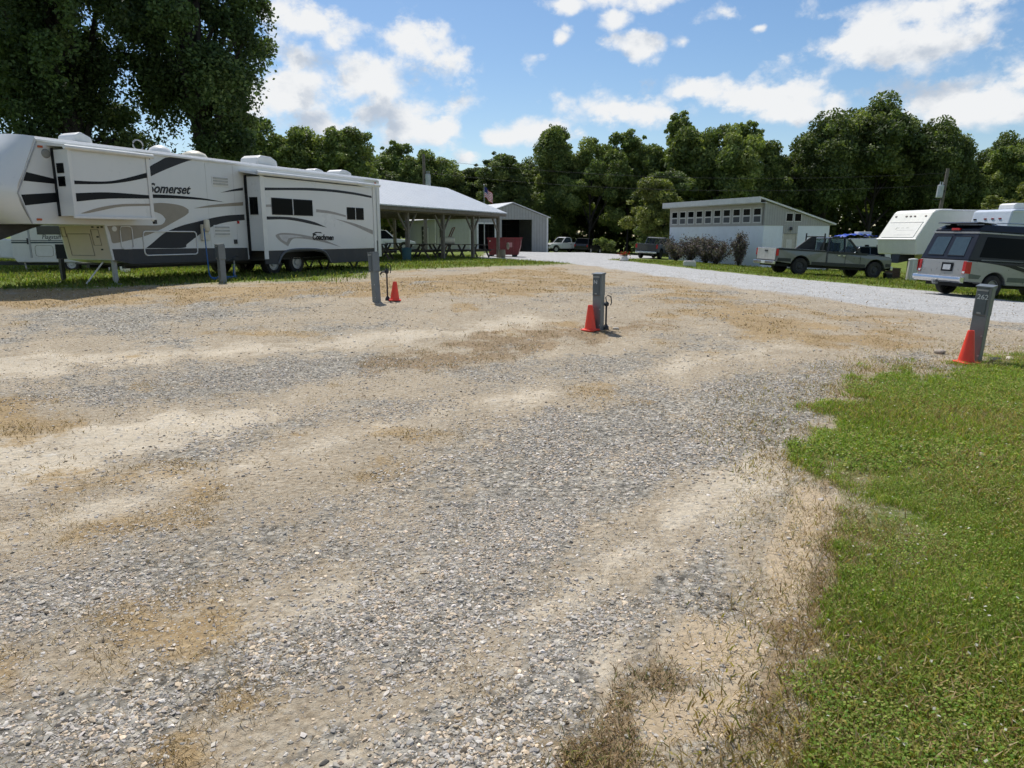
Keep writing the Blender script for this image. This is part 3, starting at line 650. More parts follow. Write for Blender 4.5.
def pick(n, pal, jit=0.25):
    pal = np.array(pal); c = pal[rng.integers(0, len(pal), n)]
    return c * (1 + (rng.random((n, 1)) - .5) * 2 * jit)
GREENS = [(0.15, 0.225, 0.03), (0.20, 0.29, 0.042), (0.255, 0.345, 0.062), (0.17, 0.25, 0.036), (0.32, 0.345, 0.085), (0.37, 0.32, 0.12)]
STRAWS = [(0.36, 0.25, 0.12), (0.46, 0.34, 0.18), (0.27, 0.18, 0.085), (0.52, 0.41, 0.25)]
WEEDS = [(0.27, 0.175, 0.085), (0.40, 0.275, 0.14), (0.19, 0.125, 0.065), (0.48, 0.36, 0.22), (0.19, 0.18, 0.06), (0.13, 0.16, 0.045), (0.33, 0.21, 0.11)]
G_ = []
def scatter(n, y0, y1, half, fn, store, pw=1.0):
    x, y = sample_wedge(n, y0, y1, half, pw); m = masks(x, y); k = rng.random(n) < fn(m, x, y)
    return x[k], y[k]
# clover and short grass of the near lawn
patch = lambda x, y: np.clip(fbm(x * 1.5, y * 1.5, 111, 4) * 3 - 0.75, 0.15, 1)
for n, y0, y1, hs_, ws in ((520000, 1.25, 4.5, 0.048, 0.0036), (380000, 4.5, 12.5, 0.055, 0.007)):
    x, y = scatter(n, y0, y1, 0.86, lambda m, x, y: np.clip((m['green'] * 1.15 - fbm(x * 5, y * 5, 141, 4) * .95) * 4, 0, 1) * patch(x, y) * (1 - m['road']), G_)
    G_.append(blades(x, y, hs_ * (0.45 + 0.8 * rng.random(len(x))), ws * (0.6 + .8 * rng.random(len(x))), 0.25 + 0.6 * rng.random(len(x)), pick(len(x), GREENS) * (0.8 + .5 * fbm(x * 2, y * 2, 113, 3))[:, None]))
for n, y0, y1, s0 in ((260000, 1.25, 4.5, 0.0095), (200000, 4.5, 10, 0.016)):
    x, y = scatter(n, y0, y1, 0.86, lambda m, x, y: np.clip((m['green'] * 1.1 - fbm(x * 5, y * 5, 141, 4) * 1.0) * 4, 0, 1) * np.clip(fbm(x * 1.2, y * 1.2, 117, 4) * 3 - .7, 0.1, 1) * (1 - m['road']), G_)
    G_.append(leaves_flat(x, y, 0.012 + 0.035 * rng.random(len(x)), s0 * (0.6 + .8 * rng.random(len(x))), pick(len(x), GREENS + [(0.14, 0.25, 0.04)]) * 1.05))
# yellowed and dead blades among the lawn, pale flecks
x, y = scatter(190000, 1.25, 9, 0.86, lambda m, x, y: np.clip(m['green'], 0, 1) * np.clip(fbm(x * 1.3, y * 1.3, 119, 4) * 4 - 1.6, 0.09, .95) * (1 - m['road']), G_)
G_.append(blades(x, y, 0.025 + 0.04 * rng.random(len(x)), 0.005 + .003 * rng.random(len(x)), .5 + .48 * rng.random(len(x)), pick(len(x), STRAWS + [(0.30, 0.25, 0.06), (0.22, 0.22, 0.05)]), 0.012))
x, y = scatter(9000, 1.25, 9, 0.86, lambda m, x, y: np.clip(m['green'] * 1.5 - .6, 0, 1) * .35 * (1 - m['road']), G_)
G_.append(leaves_flat(x, y, 0.035 + .015 * rng.random(len(x)), 0.009 + .008 * rng.random(len(x)), pick(len(x), [(0.62, 0.60, 0.52)])))
n = 420000; y = 0.6 + 13 * rng.random(n); x = y * 0.84 + 0.3 + 5.5 * rng.random(n); m = masks(x, y); k = rng.random(n) < np.clip((m['green'] * 1.15 - .4) * 3, 0, 1) * (1 - m['road']); x, y = x[k], y[k]
G_.append(blades(x, y, .05 * (0.45 + 0.8 * rng.random(len(x))), .0075 * (0.6 + .8 * rng.random(len(x))), 0.25 + 0.6 * rng.random(len(x)), pick(len(x), GREENS)))
# dead grass where the lawn thins out
for n, y0, y1, ws in ((260000, 1.25, 4.5, .003), (200000, 4.5, 11, .0055)):
    x, y = scatter(n, y0, y1, 0.86, lambda m, x, y: np.clip(3.2 * m['green'] * (1 - m['green']) + .10 * m['green'], 0, 1) * np.clip(fbm(x * 3.2, y * 3.2, 143, 3) * 2.2 - .5, .1, 1) * (1 - m['road']), G_)
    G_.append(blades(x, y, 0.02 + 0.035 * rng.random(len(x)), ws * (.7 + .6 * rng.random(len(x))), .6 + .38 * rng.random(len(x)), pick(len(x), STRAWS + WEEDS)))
# lawn farther back
x, y = scatter(170000, 12, 48, 0.80, lambda m, x, y: np.clip(m['green'] * 1.4 - .4, 0, 1) * np.clip(fbm(x * .7, y * .7, 121, 3) * 2 - .3, .2, 1), G_)
G_.append(blades(x, y, 0.07 + 0.07 * rng.random(len(x)), 0.02 + .012 * rng.random(len(x)), .3 + .5 * rng.random(len(x)), pick(len(x), GREENS + [(0.17, 0.19, 0.05), (0.2, 0.2, 0.06)]) * .72))
V_, F2, T_ = merge(G_)
BLADEM = attrmat('grass_blades', 0.7, transl=0.45, spec=0.25)
tag(npmesh('grass', V_, F2, T_, BLADEM), 'green lawn of short grass and clover', None, kind='stuff')

G_ = []
for n, y0, y1, hs_, ws in ((220000, 1.25, 4.5, 0.034, 0.0026), (220000, 4.5, 11, 0.034, 0.005), (160000, 11, 30, 0.045, 0.012)):
    x, y = scatter(n, y0, y1, 0.84, lambda m, x, y: np.clip(m['straw'] * 1.5 - .4, .07 * (m['lot'] > .8), 1) * np.clip(fbm(x * 3.4, y * 3.4, 131, 3) * 3 - 1.1, 0.08, 1), G_)
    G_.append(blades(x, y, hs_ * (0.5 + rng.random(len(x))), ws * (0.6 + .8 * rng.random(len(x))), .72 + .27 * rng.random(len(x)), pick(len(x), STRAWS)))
for n, y0, y1, hs_, ws in ((330000, 1.25, 4.5, 0.036, 0.0028), (170000, 4.5, 14, 0.04, 0.005)):
    x, y = scatter(n, y0, y1, 0.84, lambda m, x, y: np.clip(m['weed'] * 1.4 - .3, 0, 1) * np.clip(fbm(x * 4.2, y * 4.2, 133, 3) * 3 - 1.0, 0.06, 1), G_)
    G_.append(blades(x, y, hs_ * (0.4 + rng.random(len(x))), ws * (0.6 + .9 * rng.random(len(x))), .55 + .43 * rng.random(len(x)), pick(len(x), WEEDS)))
V_, F2, T_ = merge(G_)
tag(npmesh('dry_grass', V_, F2, T_, attrmat('dead_grass', 0.85, transl=0.15)), 'dry straw coloured grass and brown weeds', None, kind='stuff')
# ------------------------------------------------------------------ the long fifth-wheel trailer
RV = thing('fifth_wheel_trailer', 'long white fifth-wheel camper with dark swooshes and two slide-outs, parked on the lawn edge', 'camper', (-10.24, 16.0, 0.38), R(65.94))
YO = lambda o: (lambda s, z, d: (s, -o - d, z))         # a point on the near side, o metres out from the wall
Wd = 2.45
# body: outline in (s, z) lofted across the width with a crowned roof
nose = [(0.0, 3.27), (-0.30, 2.60), (-0.53, 2.06), (-0.31, 1.43)]
low = [(1.41, 1.43), (1.46, 1.05), (1.53, 0.60), (2.0, 0.50), (12.72, 0.48)]
mb = MB(); ys = [0.0, 0.05, 0.35, 1.22, 1.68, 2.1, 2.40, 2.45]; tz = [-0.06, 0.0, 0.045, 0.09, 0.07, 0.045, 0.0, -0.06]
outl = nose + low + [(12.75, 3.27)]; k = len(outl)
for y, dz in zip(ys, tz):
    for (s, z) in outl: mb.v.append((s + (2.2 * max(0, y - 1.68) if (z < 1.44 and 1.3 < s < 2.1) else 0), y, z + (dz if z > 3.2 else 0)))
for i in range(len(ys) - 1):
    for q in range(k):
        r = (q + 1) % k; mb.f.append((i * k + q, i * k + r, (i + 1) * k + r, (i + 1) * k + q))
mb.f.append(tuple(range(k))); mb.f.append(tuple(range((len(ys) - 1) * k, len(ys) * k))[::-1])
mb.build('body', WHITE, RV)
# moulded front cap, bulging forward
mb = MB(); yy = np.linspace(0.0, 2.45, 15); tt = np.linspace(0, 1, 13)
NP = crom([(p[0], p[1], 0) for p in nose], 4)
for y in yy:
    e = 1 - abs((y - 1.225) / 1.225) ** 3.2
    for i, p in enumerate(NP):
        t = i / (len(NP) - 1); b = 0.62 * e * math.sin(math.pi * (0.10 + 0.84 * t)) ** 0.8
        mb.v.append((p.x - 0.006 - b, y, p.y + (0.06 * e if i == 0 else 0)))
kk = len(NP)
for i in range(len(yy) - 1):
    for q in range(kk - 1): mb.f.append((i * kk + q, i * kk + q + 1, (i + 1) * kk + q + 1, (i + 1) * kk + q))
cap = mb.build('front_cap', WHITE, RV, smooth=True)
mb = MB(); mb.poly([(-1.13, 0.62, 2.35), (-1.17, 1.8, 2.35), (-1.19, 1.75, 2.2), (-1.19, 0.95, 2.2)]); mb.build('cap_stripe', CHAR, RV)
# dark lower skirt, gutter rail, edge trims
mb = MB(); mb.prism([(1.51, .86), (5.90, .83), (5.90, .47), (2.0, .49), (1.54, .60)], -0.012, 0.0); mb.build('skirt', SKIRT, RV)
mb = MB(); mb.box(5.96, 12.58, -0.010, -0.0012, .49, 1.0); mb.build('shaded_skirt', BLACK, RV)  # skirt carried on in black: shade under the slide-out put into its colour
mb = MB(); mb.box(-0.0, 12.75, -0.035, -0.002, 3.165, 3.215); mb.build('roof_gutter', WHITE2, RV, bevel=.008)
mb = MB(); mb.bar((0.01, -0.012, 3.16), (-0.53, -0.012, 2.06), .03, .018); mb.bar((-0.53, -0.012, 2.06), (-0.31, -0.012, 1.43), .03, .018); mb.build('cap_seam_trim', M('seam_grey', (.36, .36, .36), .5), RV)
mb = MB(); mb.box(12.60, 12.77, -0.03, -0.001, 0.40, 3.16); mb.box(12.752, 12.80, -.03, 2.4, 0.40, 3.2); mb.build('rear_cap', WHITE2, RV, bevel=.015)
mb = MB(); mb.bar((1.40, -0.008, 1.42), (1.52, -0.008, .60), .05, .02); mb.build('corner_trim', WHITE2, RV)
# graphics on the main wall
for nm, mt, dd, pts in (
    ('dark_stripe', BLACK, .004, [(-.30, 2.51), (.30, 2.41), (.30, 2.30), (-.37, 2.32)]),
    ('dark_stripe', BLACK, .004, [(-.46, 2.03), (.30, 2.11), (.30, 1.91), (-.40, 1.81)]),
    ('dark_swoosh', CHAR, .004, [(2.50, 2.58), (2.77, 2.85), (3.10, 3.03), (3.42, 3.16), (4.15, 3.16), (3.89, 3.08), (3.44, 2.91), (3.05, 2.75), (2.75, 2.62)]),
    ('thin_stripe', BLACK, .004, [(2.3, 2.19), (2.73, 2.2), (3.44, 2.21), (4.31, 2.185), (4.75, 2.15), (5.15, 2.11), (4.75, 2.12), (4.30, 2.135), (3.43, 2.13), (2.72, 2.11), (2.3, 2.1)]),
    ('taupe_swoosh', BEIGE, .003, [(2.4, 1.95), (2.71, 1.97), (3.03, 2.0), (3.41, 1.99), (3.72, 1.94), (3.89, 1.86), (3.88, 1.78), (3.74, 1.69), (3.36, 1.52), (2.96, 1.34), (2.5, 1.18), (2.06, 1.08), (1.62, 1.0), (1.53, 1.02), (1.50, 1.25), (1.45, 1.40), (1.7, 1.42), (2.31, 1.43), (2.89, 1.44), (3.06, 1.5), (3.13, 1.60), (3.0, 1.72), (2.69, 1.8), (2.4, 1.84)]),
    ('dark_swoosh', CHAR, .005, [(3.18, 1.30), (3.66, 1.45), (4.24, 1.57), (4.72, 1.67), (5.24, 1.745), (5.88, 1.79), (5.88, 1.63), (5.22, 1.56), (4.78, 1.47), (4.43, 1.34), (4.19, 1.22), (3.98, 1.10), (3.72, .95), (3.58, .86), (2.46, .87), (2.70, 1.02), (2.94, 1.18)]),
    ('taupe_line', BEIGE, .004, [(4.06, 1.9), (4.59, 2.0), (5.18, 2.07), (5.87, 2.14), (5.86, 2.04), (5.18, 1.99), (4.58, 1.94)]),
    ('dark_line', CHAR, .004, [(5.04, 2.36), (5.49, 2.47), (5.91, 2.55), (5.9, 2.47), (5.48, 2.42)])):
    m_ = MB(); sheet(m_, smooth_outline(pts), YO(0), dd); m_.build(nm, mt, RV)
text('lettering', 'Somerset', CHAR, RV, (2.68, -.006, 2.245), (1, 0, .02), (0, 0, 1), .33, .42, .003, bold=.008)
for s in (4.56, 5.90 - .35):
    m_ = MB(); m_.box(s, s + .008, -.0032, -.001, .90, 3.14); m_.build('panel_seam', M('seam_pale', (.50, .50, .49), .5), RV)
# compartment doors outlined by white rounded frames, small hatches, vents, lamps
def frame(x0, x1, z0, z1, w, mt, name, o=0.0, out=.016, parent=RV):
    m_ = MB(); r = min(.09, (x1 - x0) / 4); P = []
    for (cx, cz, a0) in ((x1 - r, z1 - r, 0), (x0 + r, z1 - r, 90), (x0 + r, z0 + r, 180), (x1 - r, z0 + r, 270)):
        for q in range(5): a = R(a0 + q * 22.5); P.append((cx + r * math.cos(a), -o - out, cz + r * math.sin(a)))
    P += [P[0], P[1]]
    m_.tube(P, w, 6, caps=False); return m_.build(name, mt, parent, smooth=True)
frame(2.40, 4.06, .69, 1.285, .017, WHITE2, 'compartment_door'); frame(1.77, 2.10, .86, 1.40, .013, WHITE2, 'compartment_door')
m_ = MB(); m_.lathe([(0.0, -.02), (.05, -.02), (.065, -.012), (.065, 0)], (1.63, -.001, 1.34), 14, 'y'); m_.build('filler_cap', WHITE2, RV)
for s0, s1, z0, z1 in ((4.76, 5.36, 2.52, 2.79), (4.69, 5.29, 1.15, 1.47)):
    v_ = MB(); v_.box(s0, s1, -.012, -.001, z0, z1); vo = v_.build('vent', WHITE2, RV, bevel=.006)
    v_ = MB()
    for q in range(3):
        zz = z0 + .05 + q * (z1 - z0 - .04) / 3; v_.box(s0 + .04, s1 - .04, -.030, -.0125, zz, zz + .045)
    v_.build('louvre', M('louvre_grey', (.42, .42, .40), .5), vo)
m_ = MB(); m_.box(5.40, 5.52, -.02, -.001, .95, 1.07); m_.build('outlet_cover', DSTEEL, RV)
m_ = MB(); m_.lathe([(0, -.03), (.07, -.028), (.095, -.014), (.10, 0)], (.19, -.001, 2.93), 18, 'y'); m_.build('speaker_lamp', M('lamp_grey', (.24, .24, .22), .4), RV)
for s, z in ((.02, 3.06), (-.20, 1.52), (12.52, 3.1)):
    m_ = MB(); m_.box(s, s + .11, -.025, -.001, z - .02, z + .025); m_.build('marker_light', M('amber_red', (.5, .09, .02), .3), RV, bevel=.006)
for s in (5.58, 12.40):
    m_ = MB(); m_.box(s, s + .07, -.02, -.001, 1.52, 1.60); m_.build('marker_light', REDLENS, RV)
# front slide-out with its awning and end windows
def slide(name, s0, s1, z0, z1, o, mt):
    m_ = MB(); m_.box(s0, s1, -o, -.0015, z0, z1); return m_.build(name, mt, RV, bevel=.012)
sf = slide('slide_out', .31, 2.30, 1.60, 3.02, .55, WHITE)
F5 = YO(.55)
for nm, mt, pts in (('dark_stripe', BLACK, [(.36, 2.36), (.85, 2.37), (1.28, 2.41), (1.74, 2.52), (2.24, 2.665), (2.24, 2.55), (1.73, 2.43), (1.27, 2.35), (.84, 2.31), (.36, 2.28)]),
                    ('dark_stripe', BLACK, [(.36, 2.09), (1.18, 2.15), (2.24, 2.14), (2.24, 2.06), (1.17, 2.01), (.36, 1.91)]),
                    ('taupe_stripe', BEIGE, [(.43, 1.66), (.89, 1.8), (1.47, 1.9), (2.24, 1.94), (2.24, 1.89), (1.46, 1.84), (.95, 1.74), (.58, 1.665)])):
    m_ = MB(); sheet(m_, smooth_outline(pts), F5, .004); m_.build(nm, mt, sf)
m_ = MB(); m_.box(.28, .36, -.58, -.552, 1.56, 3.04); m_.box(2.24, 2.33, -.58, -.552, 1.52, 3.03); m_.parts('corner_post', WHITE2, sf, .008)
m_ = MB(); m_.box(.26, 2.36, -.60, -.552, 1.55, 1.61); m_.build('bottom_trim', WHITE2, sf, bevel=.008)
m_ = MB(); m_.tube([(.2, -.60, 3.05), (2.42, -.60, 3.05)], .05, 10); m_.prism([(-.60, 3.09), (-.002, 3.13), (-.002, 3.10), (-.60, 3.05)], .22, 2.40, axis='x'); m_.build('awning', WHITE2, sf)
m_ = MB(); m_.box(.295, .309, -.08, -.003, 1.60, 3.06); m_.build('seal', BLACK, sf)
for z in (2.24, 2.52):
    m_ = MB(); m_.box(.296, .3085, -.36, -.14, z, z + .21); m_.build('window', DGLASS, sf)
m_ = MB(); m_.box(2.30, 2.36, -.57, -.50, 2.98, 3.06); m_.box(2.30, 2.36, -.60, -.52, 1.46, 1.56); m_.parts('bracket', DSTEEL, sf)
# rear slide-out, low skirt with a wheel-arch opening
o = .60
rs = slide('slide_out', 5.97, 11.62, .74, 2.86, o, WHITE); F6 = YO(o)
sk = [(5.97, .738), (11.62, .738), (11.62, .30), (8.95, .29), (8.80, .52), (8.60, .64), (8.2, .70), (7.3, .70), (6.85, .66), (6.62, .52), (6.52, .33), (5.97, .36)]
m_ = MB(); m_.prism(sk, -o, -o + .03); m_.box(11.58, 11.62, -o + .032, -.01, .32, .73); m_.build('slide_skirt', SKIRT, rs)
m_ = MB(); m_.tube(crom([(6.50, -o - .01, .33), (6.62, -o - .01, .54), (6.85, -o - .01, .70), (7.3, -o - .01, .765), (8.2, -o - .01, .755), (8.62, -o - .01, .69), (8.84, -o - .01, .53), (8.98, -o - .01, .30)], 4), .035, 6); m_.build('wheel_arch', M('arch_grey', (.10, .105, .11), .45), rs, smooth=True)
for nm, mt, pts in (('dark_stripe', CHAR, [(6.14, 2.55), (6.94, 2.59), (8.01, 2.65), (9.17, 2.67), (10.43, 2.64), (11.45, 2.57), (11.45, 2.5), (10.43, 2.56), (9.16, 2.59), (8.0, 2.57), (6.94, 2.52), (6.14, 2.47)]),
                    ('dark_line', CHAR, [(6.14, 1.73), (6.86, 1.74), (7.49, 1.71), (8.25, 1.61), (8.88, 1.44), (8.25, 1.52), (7.48, 1.62), (6.86, 1.66), (6.14, 1.64)]),
                    ('taupe_swoosh', M('grey_taupe', (.33, .31, .29), .4), [(6.46, 1.2), (6.72, 1.26), (7.34, 1.24), (8.1, 1.15), (8.79, 1.02), (9.57, .8), (8.78, .95), (8.09, 1.05), (7.43, 1.1), (7.16, 1.06), (6.97, .86), (6.69, .99), (6.5, 1.12)]),
                    ('taupe_line', M('grey_taupe', (.33, .31, .29), .4), [(6.14, 2.07), (6.36, 2.08), (6.36, 2.01), (6.14, 2.0)]),
                    ('taupe_line', M('grey_taupe', (.33, .31, .29), .4), [(8.38, 2.01), (9.11, 1.97), (9.9, 1.86), (9.9, 1.80), (9.1, 1.89), (8.37, 1.92)]),
                    ('taupe_line', M('grey_taupe', (.33, .31, .29), .4), [(9.27, 1.74), (10.35, 1.6), (11.45, 1.37), (11.45, 1.22), (10.35, 1.51)])):
    m_ = MB(); sheet(m_, smooth_outline(pts), F6, .004); m_.build(nm, mt, rs)
m_ = MB(); sheet(m_, smooth_outline([(6.60, 1.19), (6.80, 1.21), (7.3, 1.19), (7.7, 1.14), (7.3, 1.13), (7.0, 1.10), (6.92, .98), (6.72, 1.06)]), F6, .006); m_.build('pale_fill', M('pale_fill', (.55, .53, .53), .4), rs)
for (x0, x1, z0, z1) in ((6.37, 8.20, 1.79, 2.28), (9.97, 10.92, 1.72, 2.13)):
    m_ = MB(); m_.box(x0, x1, -o - .02, -o - .002, z0, z1); wn = m_.build('window', BLACK, rs, bevel=.01)
    xm = (x0 + x1) / 2 - .02
    for a, b in ((x0 + .03, xm - .02), (xm + .04, x1 - .03)):
        m_ = MB(); m_.box(a, b, -o - .024, -o - .0205, z0 + .03, z1 - .03); m_.build('window_pane', DGLASS, rs)
    m_ = MB(); m_.box(xm - .012, xm + .028, -o - .028, -o - .0205, z0, z1); m_.build('window_mullion', M('window_grey', (.45, .45, .45), .4), rs)
text('lettering', 'Coachmen', BLACK, rs, (8.10, -o - .006, 1.06), (1, 0, -.02), (0, 0, 1), .245, .3, .003, bold=.010)
m_ = MB(); sheet(m_, [(8.12, 1.24), (8.30, 1.30), (8.55, 1.295), (8.62, 1.25), (8.40, 1.27), (8.25, 1.25), (8.20, 1.18)], F6, .004); m_.build('coach_emblem', BLACK, rs)
m_ = MB(); m_.box(5.94, 6.10, -o - .03, -o - .002, .50, 2.88); m_.box(11.50, 11.64, -o - .03, -o - .002, .34, 2.88); m_.parts('corner_post', WHITE2, rs, .008)
m_ = MB(); m_.prism([(-o - .10, 2.96), (-.002, 3.02), (-.002, 2.98), (-o - .10, 2.88)], 5.78, 11.85, axis='x'); m_.tube([(5.78, -o - .08, 2.94), (11.85, -o - .08, 2.94)], .055, 10); m_.build('awning', WHITE2, rs)
m_ = MB(); m_.box(5.952, 5.968, -.10, -.003, .60, 2.9); m_.build('seal', BLACK, rs)
m_ = MB(); m_.box(5.955, 5.968, -.46, -.16, 1.78, 2.28); wn = m_.build('window', BLACK, rs)
for a in (-.45, -.30):
    m_ = MB(); m_.box(5.949, 5.9545, a, a + .13, 1.81, 2.25); m_.build('window_pane', DGLASS, rs)
# roof equipment
def shroud(s, y, L_, W_, H_, name, mt=WHITE2):
    m_ = MB(); zb = 3.30 if y < .5 else 3.34
    P = [(-L_ / 2, 0), (-L_ / 2 + .03, H_ * .7), (-L_ / 2 + .18, H_), (L_ / 2 - .25, H_ * .95), (L_ / 2 - .03, H_ * .6), (L_ / 2, 0)]
    m_.prism([(s + a, zb + b) for a, b in P], y - W_ / 2, y + W_ / 2); return m_.build(name, mt, RV, bevel=.04)
shroud(1.62, 1.0, .50, .6, .25, 'roof_air_conditioner'); shroud(7.7, 1.0, .92, .7, .29, 'roof_air_conditioner')
shroud(11.75, 1.0, .75, .6, .19, 'roof_vent_cover'); shroud(10.35, 1.0, .55, .45, .13, 'roof_vent_cover')
m_ = MB(); m_.lathe([(0, .24), (.12, .22), (.24, .15), (.30, .05), (.30, 0)], (4.0, 1.0, 3.33), 16); m_.build('roof_dome', WHITE2, RV, smooth=True)
m_ = MB(); m_.lathe([(0, .22), (.14, .20), (.30, .13), (.36, .04), (.36, 0)], (5.15, 1.0, 3.33), 16); m_.build('roof_dome', CREAM, RV, smooth=True)
m_ = MB(); m_.tube([(3.35 + .15 * math.cos(a), 1.0, 3.50 + .13 * math.sin(a)) for a in np.linspace(0, 6.283, 17)], .018, 6); m_.tube([(3.35, 1.0, 3.33), (3.35, 1.0, 3.38)], .02, 6); m_.build('loop_antenna', STEEL, RV)
# running gear
def wheel(parent, x, y, z, r, wdt, out=-1, rim=RIM):
    m_ = MB(); m_.lathe([(r * .60, -wdt / 2), (r * .93, -wdt / 2), (r, -wdt / 2 + .04), (r, wdt / 2 - .04), (r * .93, wdt / 2), (r * .60, wdt / 2)], (x, y, z), 28, 'y'); w_ = m_.build('wheel', RUBBER, parent, smooth=False)
    m_ = MB(); q = out * wdt / 2
    m_.lathe([(r * .62, q * .9), (r * .56, q * .92), (r * .50, q * .6), (r * .30, q * .62), (r * .22, q * .95), (0, q * .98)], (x, y, z), 24, 'y'); m_.build('rim', rim, w_, smooth=False)
    return w_
for s in (7.02, 8.08):
    wheel(RV, s, .16, .34, .36, .24, -1); wheel(RV, s, 2.25, .34, .36, .24, 1)
m_ = MB(); m_.box(2.2, 12.5, .5, .62, .36, .475); m_.box(2.2, 12.5, 1.83, 1.95, .36, .475); m_.tube([(7.02, .2, .34), (7.02, 2.2, .34)], .05, 8); m_.tube([(8.08, .2, .34), (8.08, 2.2, .34)], .05, 8); m_.box(2.2, 12.4, .05, 2.4, .44, .478); m_.build('chassis', DSTEEL, RV)
for y in (.16, 2.1):
    m_ = MB(); m_.box(1.60, 1.69, y - .045, y + .045, .10, .60); m_.box(1.54, 1.75, y - .10, y + .10, -.03, .02); m_.box(1.615, 1.675, y - .03, y + .03, .0, .12); m_.build('landing_leg', STEEL if y < 1 else DSTEEL, RV)
m_ = MB(); m_.tube([(1.15, .55, .04), (1.5, .35, .55)], .02, 6); m_.build('leg_brace', WHITE2, RV)
for s in (9.6, 11.25):
    for y in (.15, 2.2):
        m_ = MB()
        for a, b in (((s - .30, .34), (s - .04, .0)), ((s + .30, .34), (s + .04, .0)), ((s - .30, .34), (s, .46)), ((s + .30, .34), (s, .46))): m_.bar((a[0], y, a[1]), (b[0], y, b[1]), .045, .05)
        m_.box(s - .12, s + .12, y - .08, y + .08, -.02, .015); m_.build('scissor_jack', DSTEEL, RV)
# pin box under the nose and the front storage face
m_ = MB(); m_.prism([(-.55, 1.425), (.55, 1.425), (.25, 1.33), (-.45, 1.08), (-.72, 1.02), (-.75, 1.2)], .95, 1.5); m_.lathe([(.05, 0), (.05, -.14)], (-.58, 1.22, 1.06), 10); m_.build('pin_box', DSTEEL, RV)
xf = lambda z: 1.41 + (1.42 - z) * .146 - .012
m_ = MB(); m_.prism([(xf(1.41) + .006, 1.41), (xf(.62) + .006, .62), (xf(.62) + .014, .62), (xf(1.41) + .014, 1.41)], .06, 1.64); m_.build('tan_bounce_sheet', M('warm_bounce_tan', (.64, .55, .47), .4, var=.03), RV)  # added sheet: warm light bounced off the gravel put into its colour
m_ = MB()
def fframe(y0, y1, z0, z1): m_.tube([(xf(z0), y0, z0), (xf(z0), y1, z0), (xf(z1), y1, z1), (xf(z1), y0, z1), (xf(z0), y0, z0)], .010, 5)
fframe(.62, 1.45, .70, 1.22); fframe(.28, .55, .95, 1.32); fframe(1.48, 1.64, 1.15, 1.38); m_.build('storage_door', M('trim_tan', (.30, .26, .20), .5), RV)
m_ = MB()
for y, z in ((.12, 1.38), (.26, 1.37), (.45, 1.38), (.35, 1.15), (.30, .85)): m_.box(xf(z) - .012, xf(z) + .005, y - .03, y + .03, z - .018, z + .018)
m_.parts('fitting', DSTEEL, RV)
# water filter and hose at the wall
m_ = MB(); m_.box(4.20, 4.46, -.10, -.006, 1.05, 1.22); m_.lathe([(0, .22), (.07, .21), (.085, .0), (.06, -.10), (0, -.12)], (4.33, -.14, 1.40), 12); m_.box(4.22, 4.44, -.07, -.0065, 1.22, 1.48); m_.build('water_inlet', CREAM, RV, bevel=.01)
hose = MB(); P = [(4.2, -.16, 1.36), (4.13, -.24, 1.30), (4.12, -.26, 1.0), (4.13, -.27, .5), (4.10, -.33, .14), (4.05, -.5, .03)]
P = crom(P, 6); hp = [Vector(p) for p in P]
for i in range(44):
    a = i * .36; r = .22 + .08 * math.sin(i * .7); hp.append(Vector((4.35 + r * 1.7 * math.cos(a + 2.6), -.62 + r * math.sin(a + 2.6) * .8, .03 + .012 * (i % 5))))
hp += crom([(4.6, -.5, .03), (4.85, -.42, .04), (4.87, -.45, .35)], 6)
hose.tube(hp, .017, 7)
mw = RV.matrix_basis
BLUEH = M('blue_hose', (.012, .11, .34), .4)
ho = hose.build('water_hose', BLUEH, None, smooth=True); ho.matrix_world = Matrix.Translation((-10.24, 16.0, .38)) @ Matrix.Rotation(R(65.94), 4, 'Z')
tag(ho, 'blue water hose hanging from the big camper wall and coiled below', 'hose')
